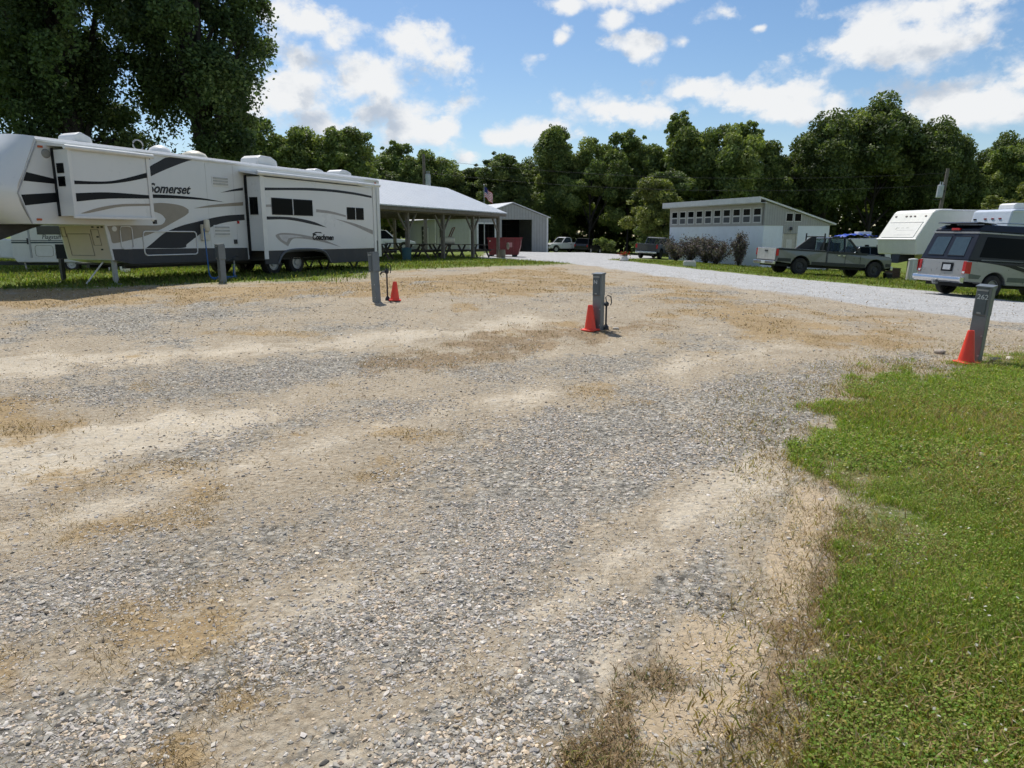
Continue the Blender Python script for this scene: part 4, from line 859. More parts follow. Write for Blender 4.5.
# ------------------------------------------------------------------ power pedestals, hydrants, cones
PED = M('pedestal_grey', (.17, .19, .20), .45, .3, var=.16, scale=5, dirt=.25)
PEDD = M('pedestal_door', (.10, .12, .135), .4, .3, var=.15, dirt=.15)
LABELW = M('label_white', (.6, .62, .62), .5)
def pedestal(x, y, rz, label, tilt, num, h=.95, w=.18, d=.14, wide=False):
    t = thing('power_pedestal', label, 'power pedestal', (x, y, gz(x, y)), rz, 'electric hook-up posts of the camp sites', tilt)
    # front faces -y
    m_ = MB(); m_.box(-w / 2, w / 2, -d / 2, d / 2, -.06, h * .62); m_.build('post', PED, t, bevel=.006)
    e = .018 if wide else .004
    m_ = MB(); m_.box(-w / 2 - e, w / 2 + e, -d / 2 - e, d / 2 + e, h * .62, h); hd = m_.build('meter_box', PED, t, bevel=.008)
    m_ = MB(); m_.prism([(-d / 2 - .03, h + .002), (d / 2 + .008, h + .002), (d / 2 + .008, h + .03), (-d / 2 - .03, h + .016)], -w / 2 - .012, w / 2 + .012, 'x'); m_.build('rain_cap', PED, t)
    m_ = MB(); m_.box(-w / 2 + .012, w / 2 - .03, -d / 2 - e - .014, -d / 2 - e - .001, h * .635, h - .05); dr = m_.build('flap_door', PEDD, t, bevel=.004)
    m_ = MB(); m_.box(-w / 2 + .012, w / 2 - .03, -d / 2 - e - .020, -d / 2 - e - .0005, h - .045, h - .025); m_.build('hinge_strip', STEEL, t)
    m_ = MB(); m_.box(-w / 2 + .05, w / 2 - .07, -d / 2 - e - .022, -d / 2 - e - .0145, h * .65, h * .67); m_.build('pull', STEEL, t)
    if num: text('number', num, LABELW, t, (-w / 2 + .022, -d / 2 - e - .0155, h - .145), (1, 0, 0), (0, 0, 1), .085, 0, .002)
    m_ = MB()
    for q in range(4): m_.lathe([(0, -.012), (.010, -.010), (.012, 0)], (w / 2 - .018 if q % 2 else -w / 2 + .018, -d / 2 - .001, .08 + .25 * (q // 2)), 8, 'y')
    for q in range(0, len(m_.v), 24):
        n_ = MB(); n_.v = m_.v[q:q + 24]; n_.f = [tuple(a - q for a in f) for f in m_.f if q <= f[0] < q + 24]; n_.build('bolt', STEEL, t)
    return t
pedestal(5.86, 8.90, R(-52), 'grey power pedestal by the grass edge with white numbers, right of its cone', (R(1), R(3.2)), '262', .93, .165, .12)
pedestal(1.37, 11.27, R(-35), 'grey power pedestal in the middle of the dry lot with its cone in front', (0, 0), 'N', .87, .15, .12)
pedestal(-2.65, 13.95, R(-42), 'leaning grey power pedestal in front of the rear end of the long camper', (R(-1), R(-4.5)), '', .94, .13, .115, True)
pedestal(-7.35, 18.2, R(-45), 'pale grey power pedestal in the shade beside the long camper wall', (0, R(-1)), '', .95, .17, .14, True)
HYD = M('hydrant_iron', (.035, .04, .045), .6, .4, var=.2)
def hydrant(x, y, rz, label, h, loop=True, mt=None):
    t = thing('water_hydrant', label, 'water hydrant', (x, y, gz(x, y)), rz, 'standpipes beside the pedestals')
    m_ = MB(); m_.tube([(0, 0, -.05), (0, 0, h * .86)], .015, 10); m_.lathe([(.05, .0), (.045, .05), (.022, .09)], (0, 0, -.01), 12); m_.build('standpipe', mt or HYD, t)
    m_ = MB(); m_.lathe([(.022, h * .84), (.04, h * .87), (.042, h * .95), (.02, h)], (0, 0, 0), 12); m_.tube([(0, 0, h * .9), (-.09, 0, h * .9), (-.13, 0, h * .82)], .017, 8); m_.build('spout_head', HYD, t)
    m_ = MB()
    if loop: m_.tube([(.0, 0, h * .97), (-.015, 0, h + .07), (.02, 0, h + .10), (.07, 0, h + .08), (.085, 0, h * .98), (.07, 0, h * .86)], .009, 7)
    else: m_.tube([(0, 0, h), (.06, 0, h + .03), (.13, 0, h)], .014, 7)
    m_.build('lever_handle', HYD, t)
hydrant(1.50, 11.30, R(10), 'short dark standpipe with loop handle, right of the middle pedestal', .44)
hydrant(-2.47, 14.15, R(15), 'black yard hydrant with loop handle between leaning pedestal and cone', .62)
hydrant(-7.72, 20.0, R(40), 'short grey standpipe in the shade under the long camper', .60, False, STEEL)
CONE = M('fluorescent_cone', (.86, .055, .025), .45, var=.08, scale=9, dirt=.12)
def cone(x, y, label, h=.40, rz=0, tilt=None):
    t = thing('traffic_cone', label, 'traffic cone', (x, y, gz(x, y) + .004), rz, 'red-orange cones at the hook-up posts', tilt)
    m_ = MB(); m_.lathe([(.100, .02), (.090, .035), (.040, h - .02), (.035, h), (.022, h), (.022, h - .03)], (0, 0, 0), 28); m_.build('cone_body', CONE, t, smooth=False)
    m_ = MB(); P = [(.118 * a, .118 * b) for a, b in ((-1, -.8), (-.8, -1), (.8, -1), (1, -.8), (1, .8), (.8, 1), (-.8, 1), (-1, .8))]; m_.prism(P, 0, .022, 'z'); m_.build('cone_base', CONE, t, bevel=.004)
    return t
cone(5.63, 8.68, 'red-orange traffic cone on the grass against the numbered pedestal', .41, .3, (R(1.5), R(1.5)))
cone(1.24, 11.18, 'red-orange traffic cone in front of the middle pedestal', .40, .8, (0, R(-2)))
cone(-2.32, 14.1, 'red traffic cone right of the black yard hydrant', .37, .2, (0, R(2)))
def rock(name, x, y, r, label, seed, col_=(.42, .38, .32), sq=.6):
    rg = np.random.default_rng(seed); bm = bmesh.new(); bmesh.ops.create_icosphere(bm, subdivisions=3, radius=1)
    dv = rg.normal(size=(7, 3)); dv /= np.linalg.norm(dv, axis=1)[:, None]; of_ = .62 + .25 * rg.random(7)
    for v in bm.verts:
        p = np.array(v.co)
        for d_, o_ in zip(dv, of_):
            e_ = p @ d_ - o_
            if e_ > 0: p = p - d_ * e_ * .85
        v.co = Vector((p[0] * r * 1.2, p[1] * r, p[2] * r * sq))
    me_ = bpy.data.meshes.new(name); bm.to_mesh(me_); bm.free(); me_.materials.append(M('stone_' + str(int(col_[0] * 100)), col_, .9, var=.25, scale=14, bump=.6))
    o_ = bpy.data.objects.new(name, me_); col.objects.link(o_); o_.location = (x, y, gz(x, y) + r * sq * .45); o_.rotation_euler = (0, 0, seed); return tag(o_, label, 'rock')
rock('stone', 5.74, 9.42, .07, 'tan stone in the dirt left of the numbered pedestal', 3, (.40, .34, .27))
rock('stone', 6.33, 8.93, .055, 'small pale stone on the grass right of the numbered pedestal', 5, (.55, .5, .42))
rock('stone', 6.12, 8.86, .075, 'dark lump standing in for shadow at the foot of the numbered pedestal', 8, (.05, .055, .045), .5)  # near-black lump imitates the shadow cast to the right of the pedestal
rock('stone', 1.66, 11.3, .045, 'pale stone at the foot of the middle pedestal', 9, (.55, .5, .42))
rock('stone', 3.36, 4.88, .045, 'pale stone lying on the near lawn', 12, (.5, .44, .34), .5)

# ------------------------------------------------------------------ open picnic pavilion
pc = Vector((-.88, 45.8)); pu = Vector((-.390, -.921)); pn = Vector((-.921, .390))     # eave direction (towards the camper), depth direction
PV = thing('picnic_pavilion', 'open timber picnic pavilion with a bright white metal roof behind the long camper', 'pavilion', (pc.x, pc.y, .15), math.atan2(pu.y, pu.x))
# local x along the eave, local y = -depth (away from the camera is negative y)
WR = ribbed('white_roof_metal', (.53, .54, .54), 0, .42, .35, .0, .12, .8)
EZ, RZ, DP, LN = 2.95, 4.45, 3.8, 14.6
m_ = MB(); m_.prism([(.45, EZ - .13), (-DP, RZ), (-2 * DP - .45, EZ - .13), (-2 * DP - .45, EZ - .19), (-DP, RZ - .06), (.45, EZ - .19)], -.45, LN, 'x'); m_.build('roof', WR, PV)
m_ = MB(); m_.box(-.40, LN - .05, .36, .40, EZ - .36, EZ - .20); m_.box(-.06, LN - .1, -.09, .09, EZ - .42, EZ - .14); m_.box(-.06, LN - .1, -2 * DP - .09, -2 * DP + .09, EZ - .42, EZ - .14); m_.parts('eave_beam', WOOD, PV)
m_ = MB()
for q in range(6):
    x = q * 2.85 + .02
    m_.bar((x, .05, EZ - .28), (x, -DP, RZ - .16), .06, .16); m_.bar((x, -2 * DP - .05, EZ - .28), (x, -DP, RZ - .16), .06, .16); m_.bar((x, -.1, EZ - .40), (x, -2 * DP + .1, EZ - .40), .07, .16)
m_.build('rafter', WOOD, PV)
pitch = 3.65
for q in range(4):
    for yy_ in (0, -2 * DP):
        x = q * pitch; m_ = MB(); m_.box(x - .085, x + .085, yy_ - .085, yy_ + .085, -.5, EZ - .425); po = m_.build('post', WOOD, PV)
        m_ = MB()
        for sgn in (-1, 1):
            if (q == 0 and sgn < 0): continue
            m_.bar((x + sgn * .09, yy_, EZ - 1.28), (x + sgn * .88, yy_, EZ - .45), .08, .09)
        m_.build('knee_brace', WOOD, po)
def pav(lx, ly):
    v = Vector((pc.x, pc.y)) + pu * lx + pn * (-ly); return v.x, v.y
slabm = M('concrete_slab', (.42, .41, .38), .9, var=.15, dirt=.2)
# picnic tables under the roof
tb = None
def picnic_table(x, y, rz, label):
    global tb
    if tb is not None:
        return dup(tb, (x, y, gz(x, y) + .02), rz, label)
    t = thing('picnic_table', label, 'picnic table', (x, y, gz(x, y) + .02), rz, 'picnic tables under the pavilion roof')
    m_ = MB()
    for q in range(5): m_.box(-.95, .95, -.37 + q * .15, -.37 + q * .15 + .14, .73, .77)
    m_.build('table_top', OLDWOOD, t)
    for sgn in (-1, 1):
        m_ = MB()
        for q in range(2): m_.box(-.95, .95, sgn * .70 - .14 + q * .145, sgn * .70 - .14 + q * .145 + .135, .43, .465)
        m_.build('bench', OLDWOOD, t)
    for x_ in (-.65, .65):
        m_ = MB(); m_.bar((x_, -.25, .725), (x_, -.66, -.02), .05, .10); m_.bar((x_, .25, .725), (x_, .66, -.02), .05, .10); m_.box(x_ - .025, x_ + .025, -.80, .80, .34, .425); m_.build('leg_frame', OLDWOOD, t)
    tb = t; return t
for lx, ly, a, lab in ((1.6, -.9, 60, 'dark picnic table nearest the red dumpster'), (4.7, -1.0, 55, 'dark picnic table carrying the cream rolled bundle'), (6.6, -1.4, 20, 'dark picnic table just left of the bundle table'), (8.4, -1.0, 30, 'dark picnic table in front of the shelf door'), (11.6, -1.3, 25, 'dark picnic table beside the blue bin, half behind the camper'), (5.6, -4.2, 40, 'dark picnic table deep in the pavilion behind the bundle'), (9.8, -4.4, 40, 'dark picnic table in the deepest shade of the pavilion')):
    x, y = pav(lx, ly); picnic_table(x, y, math.atan2(pu.y, pu.x) + R(a), lab)
x, y = pav(4.9, -1.0); b_ = MB(); b_.lathe([(0, -.42), (.17, -.42), (.20, -.38), (.20, .38), (.17, .42), (0, .42)], (0, 0, 0), 18, 'x'); b_.lathe([(.08, -.421), (.08, -.45), (0, -.45)], (0, 0, 0), 12, 'x')
b_ = b_.build('rolled_bundle', M('pale_cream', (.78, .73, .58), .6, var=.08)); b_.location = (x, y, gz(x, y) + .99); b_.rotation_euler = (0, 0, R(5)); tag(b_, 'cream rolled bundle lying on a picnic table', 'bundle')
RUST = M('rust_brown_paint', (.17, .055, .035), .6, var=.25)
x, y = pav(2.35, -2.8); t = thing('hand_truck', 'rust brown hand truck leaning back behind the cream bundle', 'hand truck', (x, y, gz(x, y)), R(20), tilt=(R(-4), R(26)))
m_ = MB(); m_.tube([(0, -.22, .1), (0, -.22, 1.95), (0, .22, 1.95), (0, .22, .1)], .035, 7); m_.bar((0, -.22, .6), (0, .22, .6), .04, .04); m_.bar((0, -.22, 1.2), (0, .22, 1.2), .04, .04); m_.build('frame', RUST, t)
m_ = MB(); m_.box(.0, .28, -.22, .22, .05, .08); m_.build('toe_plate', RUST, t)
for s_ in (-.3, .3):
    m_ = MB(); m_.lathe([(0, -.03), (.12, -.03), (.12, .03), (0, .03)], (-.08, s_, .12), 14, 'y'); m_.build('wheel', RUBBER, t)
x, y = pav(11.4, .2); t = thing('waste_bin', 'teal blue bin under the pavilion beside the camper rear', 'bin', (x, y, gz(x, y)), .4)
m_ = MB(); m_.lathe([(0, 0), (.20, 0), (.24, .55), (.22, .55), (.19, .03)], (0, 0, 0), 16); m_.build('bin_body', M('teal_plastic', (.025, .085, .105), .5), t)
m_ = MB(); m_.lathe([(.25, .551), (.25, .60), (.10, .64), (0, .64)], (0, 0, 0), 16); m_.build('bin_lid', M('teal_plastic', (.025, .085, .105), .5), t)
x, y = pav(.1, .3); t = thing('trash_barrel', 'small weathered barrel with a raised lid at the pavilion corner post', 'barrel', (x, y, gz(x, y)), .4)
m_ = MB(); m_.lathe([(0, 0), (.22, 0), (.24, .25), (.22, .5), (.20, .5), (.20, .05)], (0, 0, 0), 16); m_.build('barrel_body', M('olive_paint', (.16, .15, .10), .7, dirt=.3), t)
m_ = MB(); m_.lathe([(0, -.015), (.22, -.015), (.22, .015), (0, .015)], (.42, 0, .72), 14, 'x'); m_.build('lid', M('tan_plastic', (.36, .31, .22), .6), t)

# ------------------------------------------------------------------ grey metal shop with a gable front
SH = thing('metal_shop', 'light grey metal shop with a gable front and wide dark garage opening', 'building', (-3.35, 67.3, gz(0, 69) - .02), R(24.5))
SW, SL, SE, SA = 7.5, 23.0, 3.20, 4.42      # local: x along the front to the right, y away
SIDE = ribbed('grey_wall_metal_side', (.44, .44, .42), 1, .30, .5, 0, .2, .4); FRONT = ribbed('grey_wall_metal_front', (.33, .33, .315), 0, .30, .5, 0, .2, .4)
H2 = 2.98
m_ = MB(); P1, P2, P3, P4 = .25, 1.9, 2.62, 5.8
m_.box(0, P1, 0, .15, -.3, 2.55); m_.box(P2, P3, 0, .15, -.3, 2.55); m_.box(P4, SW, 0, .15, -.3, H2);
m_.prism([(0, 2.55), (P3, 2.55), (P3, H2), (SW, H2), (SW, SE), (SW / 2, SA), (0, SE)], 0, .15); m_.build('front_wall', FRONT, SH)
m_ = MB(); m_.box(0, .15, .152, SL, -.3, SE - .02); m_.box(SW - .15, SW, .152, SL, -.3, SE - .02); m_.prism([(.152, -.3), (SW - .152, -.3), (SW - .152, SE), (SW / 2, SA), (.152, SE)], SL - .15, SL - .02); m_.build('side_and_back_walls', SIDE, SH)
m_ = MB(); m_.box(.16, SW - .16, .16, SL - .2, -.25, -.02); m_.build('shop_floor', DSTEEL, SH); m_ = MB(); m_.box(.16, SW - .16, 6.2, 6.3, -.02, SE - .1); m_.build('added_dark_backing', M('interior_gloom_black', (.02, .02, .02), .9), SH)  # added dark backing and dark floor: interior gloom put into their colour
m_ = MB(); m_.prism([(-.22, SE - .06), (SW / 2, SA + .06), (SW + .22, SE - .06), (SW + .22, SE + .02), (SW / 2, SA + .15), (-.22, SE + .02)], -.15, SL + .1); m_.build('roof', ribbed('shop_roof_metal', (.60, .61, .62), 1, .42, .4, 0, .12, .3), SH)
TRIMW = M('door_trim_white', (.66, .66, .63), .5)
m_ = MB(); m_.box(P1 - .16, P1, -.03, -.001, -.2, 2.68); m_.box(P2, P2 + .14, -.03, -.001, -.2, 2.68); m_.box(P1, P2, -.03, -.001, 2.55, 2.68); m_.parts('door_frame', TRIMW, SH)
m_ = MB(); m_.box(SW - .14, SW + .02, -.03, -.001, -.3, SE); m_.build('corner_trim', TRIMW, SH)
m_ = MB()
for q in range(6): m_.box(P3 + .2 + q * .5, P3 + .24 + q * .5, 5.0, 5.05, 0, 2.9)
for q in range(4): m_.box(P3 + .1, P4, 5.06, 5.5, .5 + .7 * q, .54 + .7 * q)
m_.build('storage_shelf', DSTEEL, SH)
# side wall: shelf door, pipe, downspout
m_ = MB(); m_.box(-.03, -.002, 14.6, 16.6, -.1, 2.5); dsh = m_.build('side_door', BLACK, SH)
m_ = MB()
for q in range(4): m_.box(-.10, -.032, 14.8, 16.0, .3 + q * .55, .5 + q * .55)
m_.build('shelf', M('shelf_grey', (.30, .30, .29), .6), dsh)
m_ = MB(); m_.box(-.12, -.032, 14.0, 14.5, -.1, 2.3); m_.build('open_leaf', TRIMW, dsh)
m_ = MB(); m_.tube([(-.08, 11.5, -.1), (-.08, 11.5, 3.1)], .07, 8); m_.build('downspout', TRIMW, SH); m_ = MB(); m_.tube([(-.08, 1.2, -.1), (-.08, 1.2, 2.6)], .07, 8); m_.build('downspout', TRIMW, SH)
m_ = MB(); m_.box(-.10, -.002, 9.7, 10.1, 1.2, 2.2); m_.build('meter_box', DSTEEL, SH)

# ------------------------------------------------------------------ red dumpster
DR = M('dumpster_red', (.17, .012, .018), .45, var=.15, dirt=.18)
D_ = thing('dumpster', 'dark red open-top dumpster with a white sign beside the pavilion', 'dumpster', (-1.60, 48.0, gz(-.5, 48)), R(-3))
m_ = MB(); m_.prism([(.08, .12), (2.0, .12), (2.16, .72), (2.20, 1.22), (-.02, 1.22)], 0, 1.5); m_.build('bin_body', DR, D_)
m_ = MB(); m_.box(-.06, 2.25, -.05, .0, 1.15, 1.25); m_.box(-.06, 2.25, 1.5, 1.56, 1.15, 1.25); m_.parts('rim_rail', DR, D_)
m_ = MB()
for x in (.55, 1.1, 1.65): m_.box(x, x + .07, -.05, -.001, .12, 1.149)
m_.parts('rib', DR, D_)
m_ = MB(); m_.box(.05, .3, .1, .25, 0, .12); m_.box(1.6, 1.9, .1, .25, 0, .12); m_.box(.05, .3, 1.2, 1.4, 0, .12); m_.box(1.6, 1.9, 1.2, 1.4, 0, .12); m_.parts('skid', DSTEEL, D_)
m_ = MB(); m_.box(1.25, 1.62, -.056, -.0505, .62, .92); m_.build('sign_plate', M('sign_pink', (.45, .22, .22), .5), D_)
m_ = MB(); m_.box(.10, .17, -.012, -.001, .98, 1.06); m_.build('sticker', LABELW, D_)
# ------------------------------------------------------------------ flag on its pole
FP = thing('flag_pole', 'thin flag pole with a drooping American flag above the pavilion roof corner', 'flag pole', (-2.15, 56.5, gz(-2.1, 56.5) - .45), 0)
m_ = MB(); m_.tube([(0, 0, -.1), (0, 0, 5.55)], [.045, .028], 8); m_.lathe([(0, 5.66), (.05, 5.62), (.05, 5.56), (0, 5.53)], (0, 0, 0), 10); m_.build('pole', STEEL, FP)
flagm = bpy.data.materials.new('flag_cloth'); t, N, L = nt(flagm)
out = N.new('ShaderNodeOutputMaterial'); b = N.new('ShaderNodeBsdfPrincipled'); L.new(b.outputs[0], out.inputs[0]); at = N.new('ShaderNodeAttribute'); at.attribute_name = 'tint'; L.new(at.outputs['Color'], b.inputs['Base Color']); b.inputs['Roughness'].default_value = .8
ns, nr_ = 26, 26; FV = []; FF = []; FT = []
for i in range(nr_ + 1):
    for j in range(ns + 1):
        u = j / ns; v = i / nr_
        FV.append((.04 + u * .62, .10 * math.sin(u * 7 + v * 2) * u, 5.45 - v * .78 - .55 * u ** 1.2 + .05 * math.sin(u * 9)))
for i in range(nr_):
    for j in range(ns):
        a = i * (ns + 1) + j; FF.append((a, a + 1, a + ns + 2, a + ns + 1)); st_ = i // 2
        FT.append((.03, .04, .16) if (st_ < 7 and j < 10) else ((.45, .02, .04) if st_ % 2 == 0 else (.7, .7, .7)))
npmesh('flag', np.array(FV), np.array(FF), np.array(FT, np.float32), flagm, FP)

# ------------------------------------------------------------------ utility poles and wires
PTIM = M('pole_timber', (.15, .13, .11), .9, var=.25, bump=.3)
def util_pole(x, y, top, label, tilt, tz, side):
    z = gz(x, y); t = thing('utility_pole', label, 'utility pole', (x, y, z), 0, 'poles carrying the overhead wires', tilt)
    m_ = MB(); m_.tube([(0, 0, -.3), (0, 0, top - z)], [.17, .12], 12); m_.build('pole', PTIM, t)
    m_ = MB(); c = (side * .33, -.05, tz - z); m_.lathe([(0, -.5), (.20, -.5), (.23, -.45), (.23, .42), (.20, .48), (0, .5)], c, 16); m_.tube([(c[0] - .08, c[1], c[2] + .5), (c[0] - .08, c[1], c[2] + .72)], .04, 8); m_.tube([(c[0] + .1, c[1], c[2] + .5), (c[0] + .1, c[1], c[2] + .72)], .04, 8); m_.build('transformer', M('transformer_grey', (.42, .45, .46), .45), t)
    m_ = MB(); m_.bar((0, -.14, tz - z), (side * .2, -.1, tz - z), .08, .2); m_.bar((side * .1, -.14, tz - z - .62), (side * .75, -.14, tz - z - .66), .05, .05); m_.build('bracket', DSTEEL, t)
    return t
util_pole(33.7, 58, 6.75, 'leaning utility pole with a transformer behind the cream fifth-wheel', (0, R(4)), 5.0, -1)
util_pole(-7.45, 62.5, 8.3, 'utility pole with a grey transformer behind the pavilion roof', (0, 0), 6.2, 1)
WIRE = M('wire_black', (.02, .02, .02), .6)
def wire(a, b, sag, label, r=.011):
    a = Vector(a); b = Vector(b); m_ = MB(); m_.tube([a.lerp(b, q / 24) - Vector((0, 0, sag * 4 * (q / 24) * (1 - q / 24))) for q in range(25)], r, 5)
    tag(m_.build('overhead_wire', WIRE), label, 'wire', 'wires strung between the poles')
wire((34.1, 58, 6.4), (-7.4, 62.5, 7.9), .9, 'upper thin overhead wire crossing in front of the treeline')
wire((34.0, 57.9, 5.5), (-7.35, 62.4, 6.8), .9, 'lower thin overhead wire crossing in front of the treeline')

# ------------------------------------------------------------------ white block building with clerestory windows
bc = Vector((15.85, 45.8)); bl = Vector((-.391, .92)); WB = thing('white_building', 'white block building with a grey clerestory band of small windows under a sloping roof', 'building', (bc.x, bc.y, -.42), math.atan2(-bl.y, -bl.x))
# local x runs from the far-left end (-LB) to the near corner (0); y>0 goes away from the long wall (along the gable)
LB, GB = 10.0, 5.55
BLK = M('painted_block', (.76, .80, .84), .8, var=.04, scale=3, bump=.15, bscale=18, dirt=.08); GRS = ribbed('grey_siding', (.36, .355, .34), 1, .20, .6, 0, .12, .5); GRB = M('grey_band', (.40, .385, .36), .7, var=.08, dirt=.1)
zl, zh, z2 = 2.62, 4.10, 2.72    # split height, front eave, rear eave (above local ground)
m_ = MB(); m_.box(-LB, 0, 0, .2, -.4, zl); m_.box(-.2, 0, .202, 1.62, -.4, zl); m_.box(-.2, 0, 2.78, GB, -.4, zl);
m_.box(-LB, -LB + .2, .202, GB, -.4, zl); m_.box(-LB + .202, -.202, GB - .2, GB, -.4, zl); m_.build('block_wall', BLK, WB)
m_ = MB(); m_.box(-LB, -.004, -.03, .16, zl + .003, zh); m_.build('clerestory_band', GRB, WB)
m_ = MB(); m_.prism([(.20, zl + .004), (GB, zl + .004), (GB, z2 + .02), (-.03, zh), (-.03, zl + .004)], -.16, .03, 'x'); m_.build('gable_siding', GRS, WB); m_ = MB(); m_.prism([(.20, zl + .004), (GB, zl + .004), (GB, z2 + .02), (.2, zh - .05)], -LB, -LB + .15, 'x'); m_.build('gable_siding', GRS, WB)
m_ = MB(); m_.box(-.19, .028, 1.60, 2.80, 2.12, zl); m_.build('door_head_panel', GRS, WB)
ROOFW = M('roof_edge_white', (.62, .62, .60), .5, var=.06, dirt=.15)
sl_ = (z2 - zh) / (GB + .03)
m_ = MB(); m_.prism([(-.55, zh - sl_ * .52 + .03), (GB + .35, z2 + sl_ * .35 + .04), (GB + .35, z2 + sl_ * .35 + .14), (-.55, zh - sl_ * .52 + .13)], -LB - .2, .22, 'x'); m_.build('roof', ROOFW, WB)
m_ = MB(); m_.box(-LB - .2, .22, -.60, -.552, zh - .08, zh + .27); m_.build('fascia', ROOFW, WB)
m_ = MB(); m_.box(-LB - .3, .20, -.55, -.035, zh - .12, zh - .09); m_.build('soffit', ROOFW, WB)
m_ = MB()
for q in range(10): m_.tube([(-LB - .2 + q * 1.05, -.3, zh + .22), (-LB - .2 + q * 1.05, -.3, zh + .30)], .05, 6)
m_.build('roof_screw', STEEL, WB)
for q in range(10):
    xx = -.22 - q * .975
    m_ = MB(); m_.box(xx - .74, xx, -.05, -.032, 2.78, 3.74); wf = m_.build('window', M('window_frame_white', (.60, .59, .57), .5), WB)
    m_ = MB(); m_.box(xx - .67, xx - .07, -.058, -.0505, 3.29, 3.67); m_.build('pane', DGLASS, wf)
    m_ = MB(); m_.box(xx - .67, xx - .07, -.058, -.0505, 2.85, 3.20); m_.build('screen_pane', M('insect_screen', (.07, .075, .08), .6), wf)
for y0 in (1.72, 2.42):
    m_ = MB(); m_.box(.031, .05, y0, y0 + .60, 2.86, 3.42); wf = m_.build('window', M('window_frame_white', (.60, .59, .57), .5), WB)
    m_ = MB(); m_.box(.0505, .06, y0 + .05, y0 + .55, 2.91, 3.37); m_.build('pane', DGLASS, wf)
m_ = MB(); m_.box(-.12, -.05, 1.66, 2.74, -.1, 2.11); dr = m_.build('door', M('door_cream', (.50, .47, .40), .6, dirt=.15), WB)
m_ = MB(); m_.box(-.048, -.03, 1.95, 2.45, 1.15, 1.75); m_.build('door_panel', M('door_light', (.60, .58, .52), .5), dr)
m_ = MB(); m_.lathe([(0, -.03), (.03, -.02), (.03, .02), (0, .03)], (-.02, 2.62, 1.0), 10, 'x'); m_.build('door_knob', STEEL, dr)
m_ = MB(); m_.box(-.19, .02, 1.58, 1.655, -.1, 2.118); m_.box(-.19, .02, 2.745, 2.82, -.1, 2.118); m_.parts('door_frame', M('door_light', (.60, .58, .52), .5), WB)
m_ = MB(); m_.lathe([(0, .10), (.07, .08), (.09, 0), (.09, -.12), (0, -.14)], (.12, 2.15, 2.45), 12); m_.box(.03, .12, 2.12, 2.18, 2.45, 2.52); m_.build('wall_lamp', DSTEEL, WB)

# purple-leaved shrubs in front of the white wall
SHB = attrmat('purple_leaves', .7, transl=.2)
def shrub(x, y, h, r, seed, label):
    rg = np.random.default_rng(seed); t = thing('purple_shrub', label, 'shrub', (x, y, gz(x, y)), rg.random() * 6, 'purple-leaved shrubs along the white wall')
    m_ = MB(); tips = []
    for q in range(20):
        a = rg.random() * 6.28; rr = r * (.2 + .8 * rg.random()); hh = h * (.55 + .45 * rg.random()) * (1 - .25 * (rr / r) ** 2); b = Vector((math.cos(a) * rr, math.sin(a) * rr, hh)); tips.append(b)
        m_.tube([(math.cos(a) * .05, math.sin(a) * .05, -.03), b * .5 + Vector((0, 0, .1)), b], [.018, .013, .006], 5)
    m_.build('stems', BARK, t)
    n = 3800; ti = rg.integers(0, 20, n); f = .16 + .86 * rg.random(n) ** .75; c = np.array([tuple(b) for b in tips])[ti] * f[:, None] + rg.normal(size=(n, 3)) * .10; c[:, 2] += .06
    d = rg.normal(size=(n, 3)); d /= np.linalg.norm(d, axis=1)[:, None]; e = np.cross(d, rg.normal(size=(n, 3))); e /= np.linalg.norm(e, axis=1)[:, None]; s_ = (.035 + .035 * rg.random(n))[:, None]
    V = np.stack([c - d * s_, c + e * s_ * .6, c + d * s_, c - e * s_ * .6], 1).reshape(-1, 3)
    pal = np.array([(.11, .085, .095), (.165, .125, .135), (.095, .085, .095), (.23, .19, .185), (.13, .135, .115)]); T = pal[rg.integers(0, 5, n)]
    npmesh('foliage', V, np.arange(n * 4).reshape(n, 4), T, SHB, t)
shrub(11.4, 50.2, 1.65, 1.2, 1, 'purple shrub at the far left end of the white wall')
shrub(12.0, 48.6, 1.9, 1.3, 2, 'bushy purple shrub second from the left along the white wall')
shrub(12.75, 47.4, 1.75, 1.25, 3, 'rounded purple shrub in the middle of the row by the white wall')
shrub(13.2, 46.6, 1.65, 1.15, 4, 'low purple shrub left of the tall narrow one by the white wall')
shrub(14.25, 45.3, 2.1, .75, 5, 'tall narrow purple shrub nearest the corner of the white building')
# planter and block
rock('planter_stone', 6.75, 43.2, .30, 'white stone planter with red flowers at the far edge of the gravel road', 21, (.62, .58, .52), .75)
pl = bpy.data.objects['planter_stone']
rg = np.random.default_rng(4); n = 220; c = rg.normal(size=(n, 3)) * np.array([.13, .13, .07]) + np.array([0, 0, .30]); d = rg.normal(size=(n, 3)); d /= np.linalg.norm(d, axis=1)[:, None]; e = np.cross(d, rg.normal(size=(n, 3))); e /= np.linalg.norm(e, axis=1)[:, None]
V = np.stack([c - d * .05, c + e * .035, c + d * .05, c - e * .035], 1).reshape(-1, 3); pal = np.array([(.35, .03, .02), (.45, .08, .03), (.06, .10, .03), (.07, .12, .03)])
npmesh('flowers', V, np.arange(n * 4).reshape(n, 4), pal[rg.integers(0, 4, n)], attrmat('flower_petals', .7, .2), pl)
m_ = MB(); m_.box(-.33, .33, -.16, .16, -.02, .26); m_.box(-.29, .29, -.12, .12, .262, .31); bk = m_.build('stone_block', M('pale_concrete', (.58, .57, .54), .85, var=.15, dirt=.15), None, bevel=.02); bk.location = (9.5, 38.5, gz(9.5, 38.5)); bk.rotation_euler = (0, 0, R(-12)); tag(bk, 'pale concrete block on the grass in front of the purple shrubs', 'block')
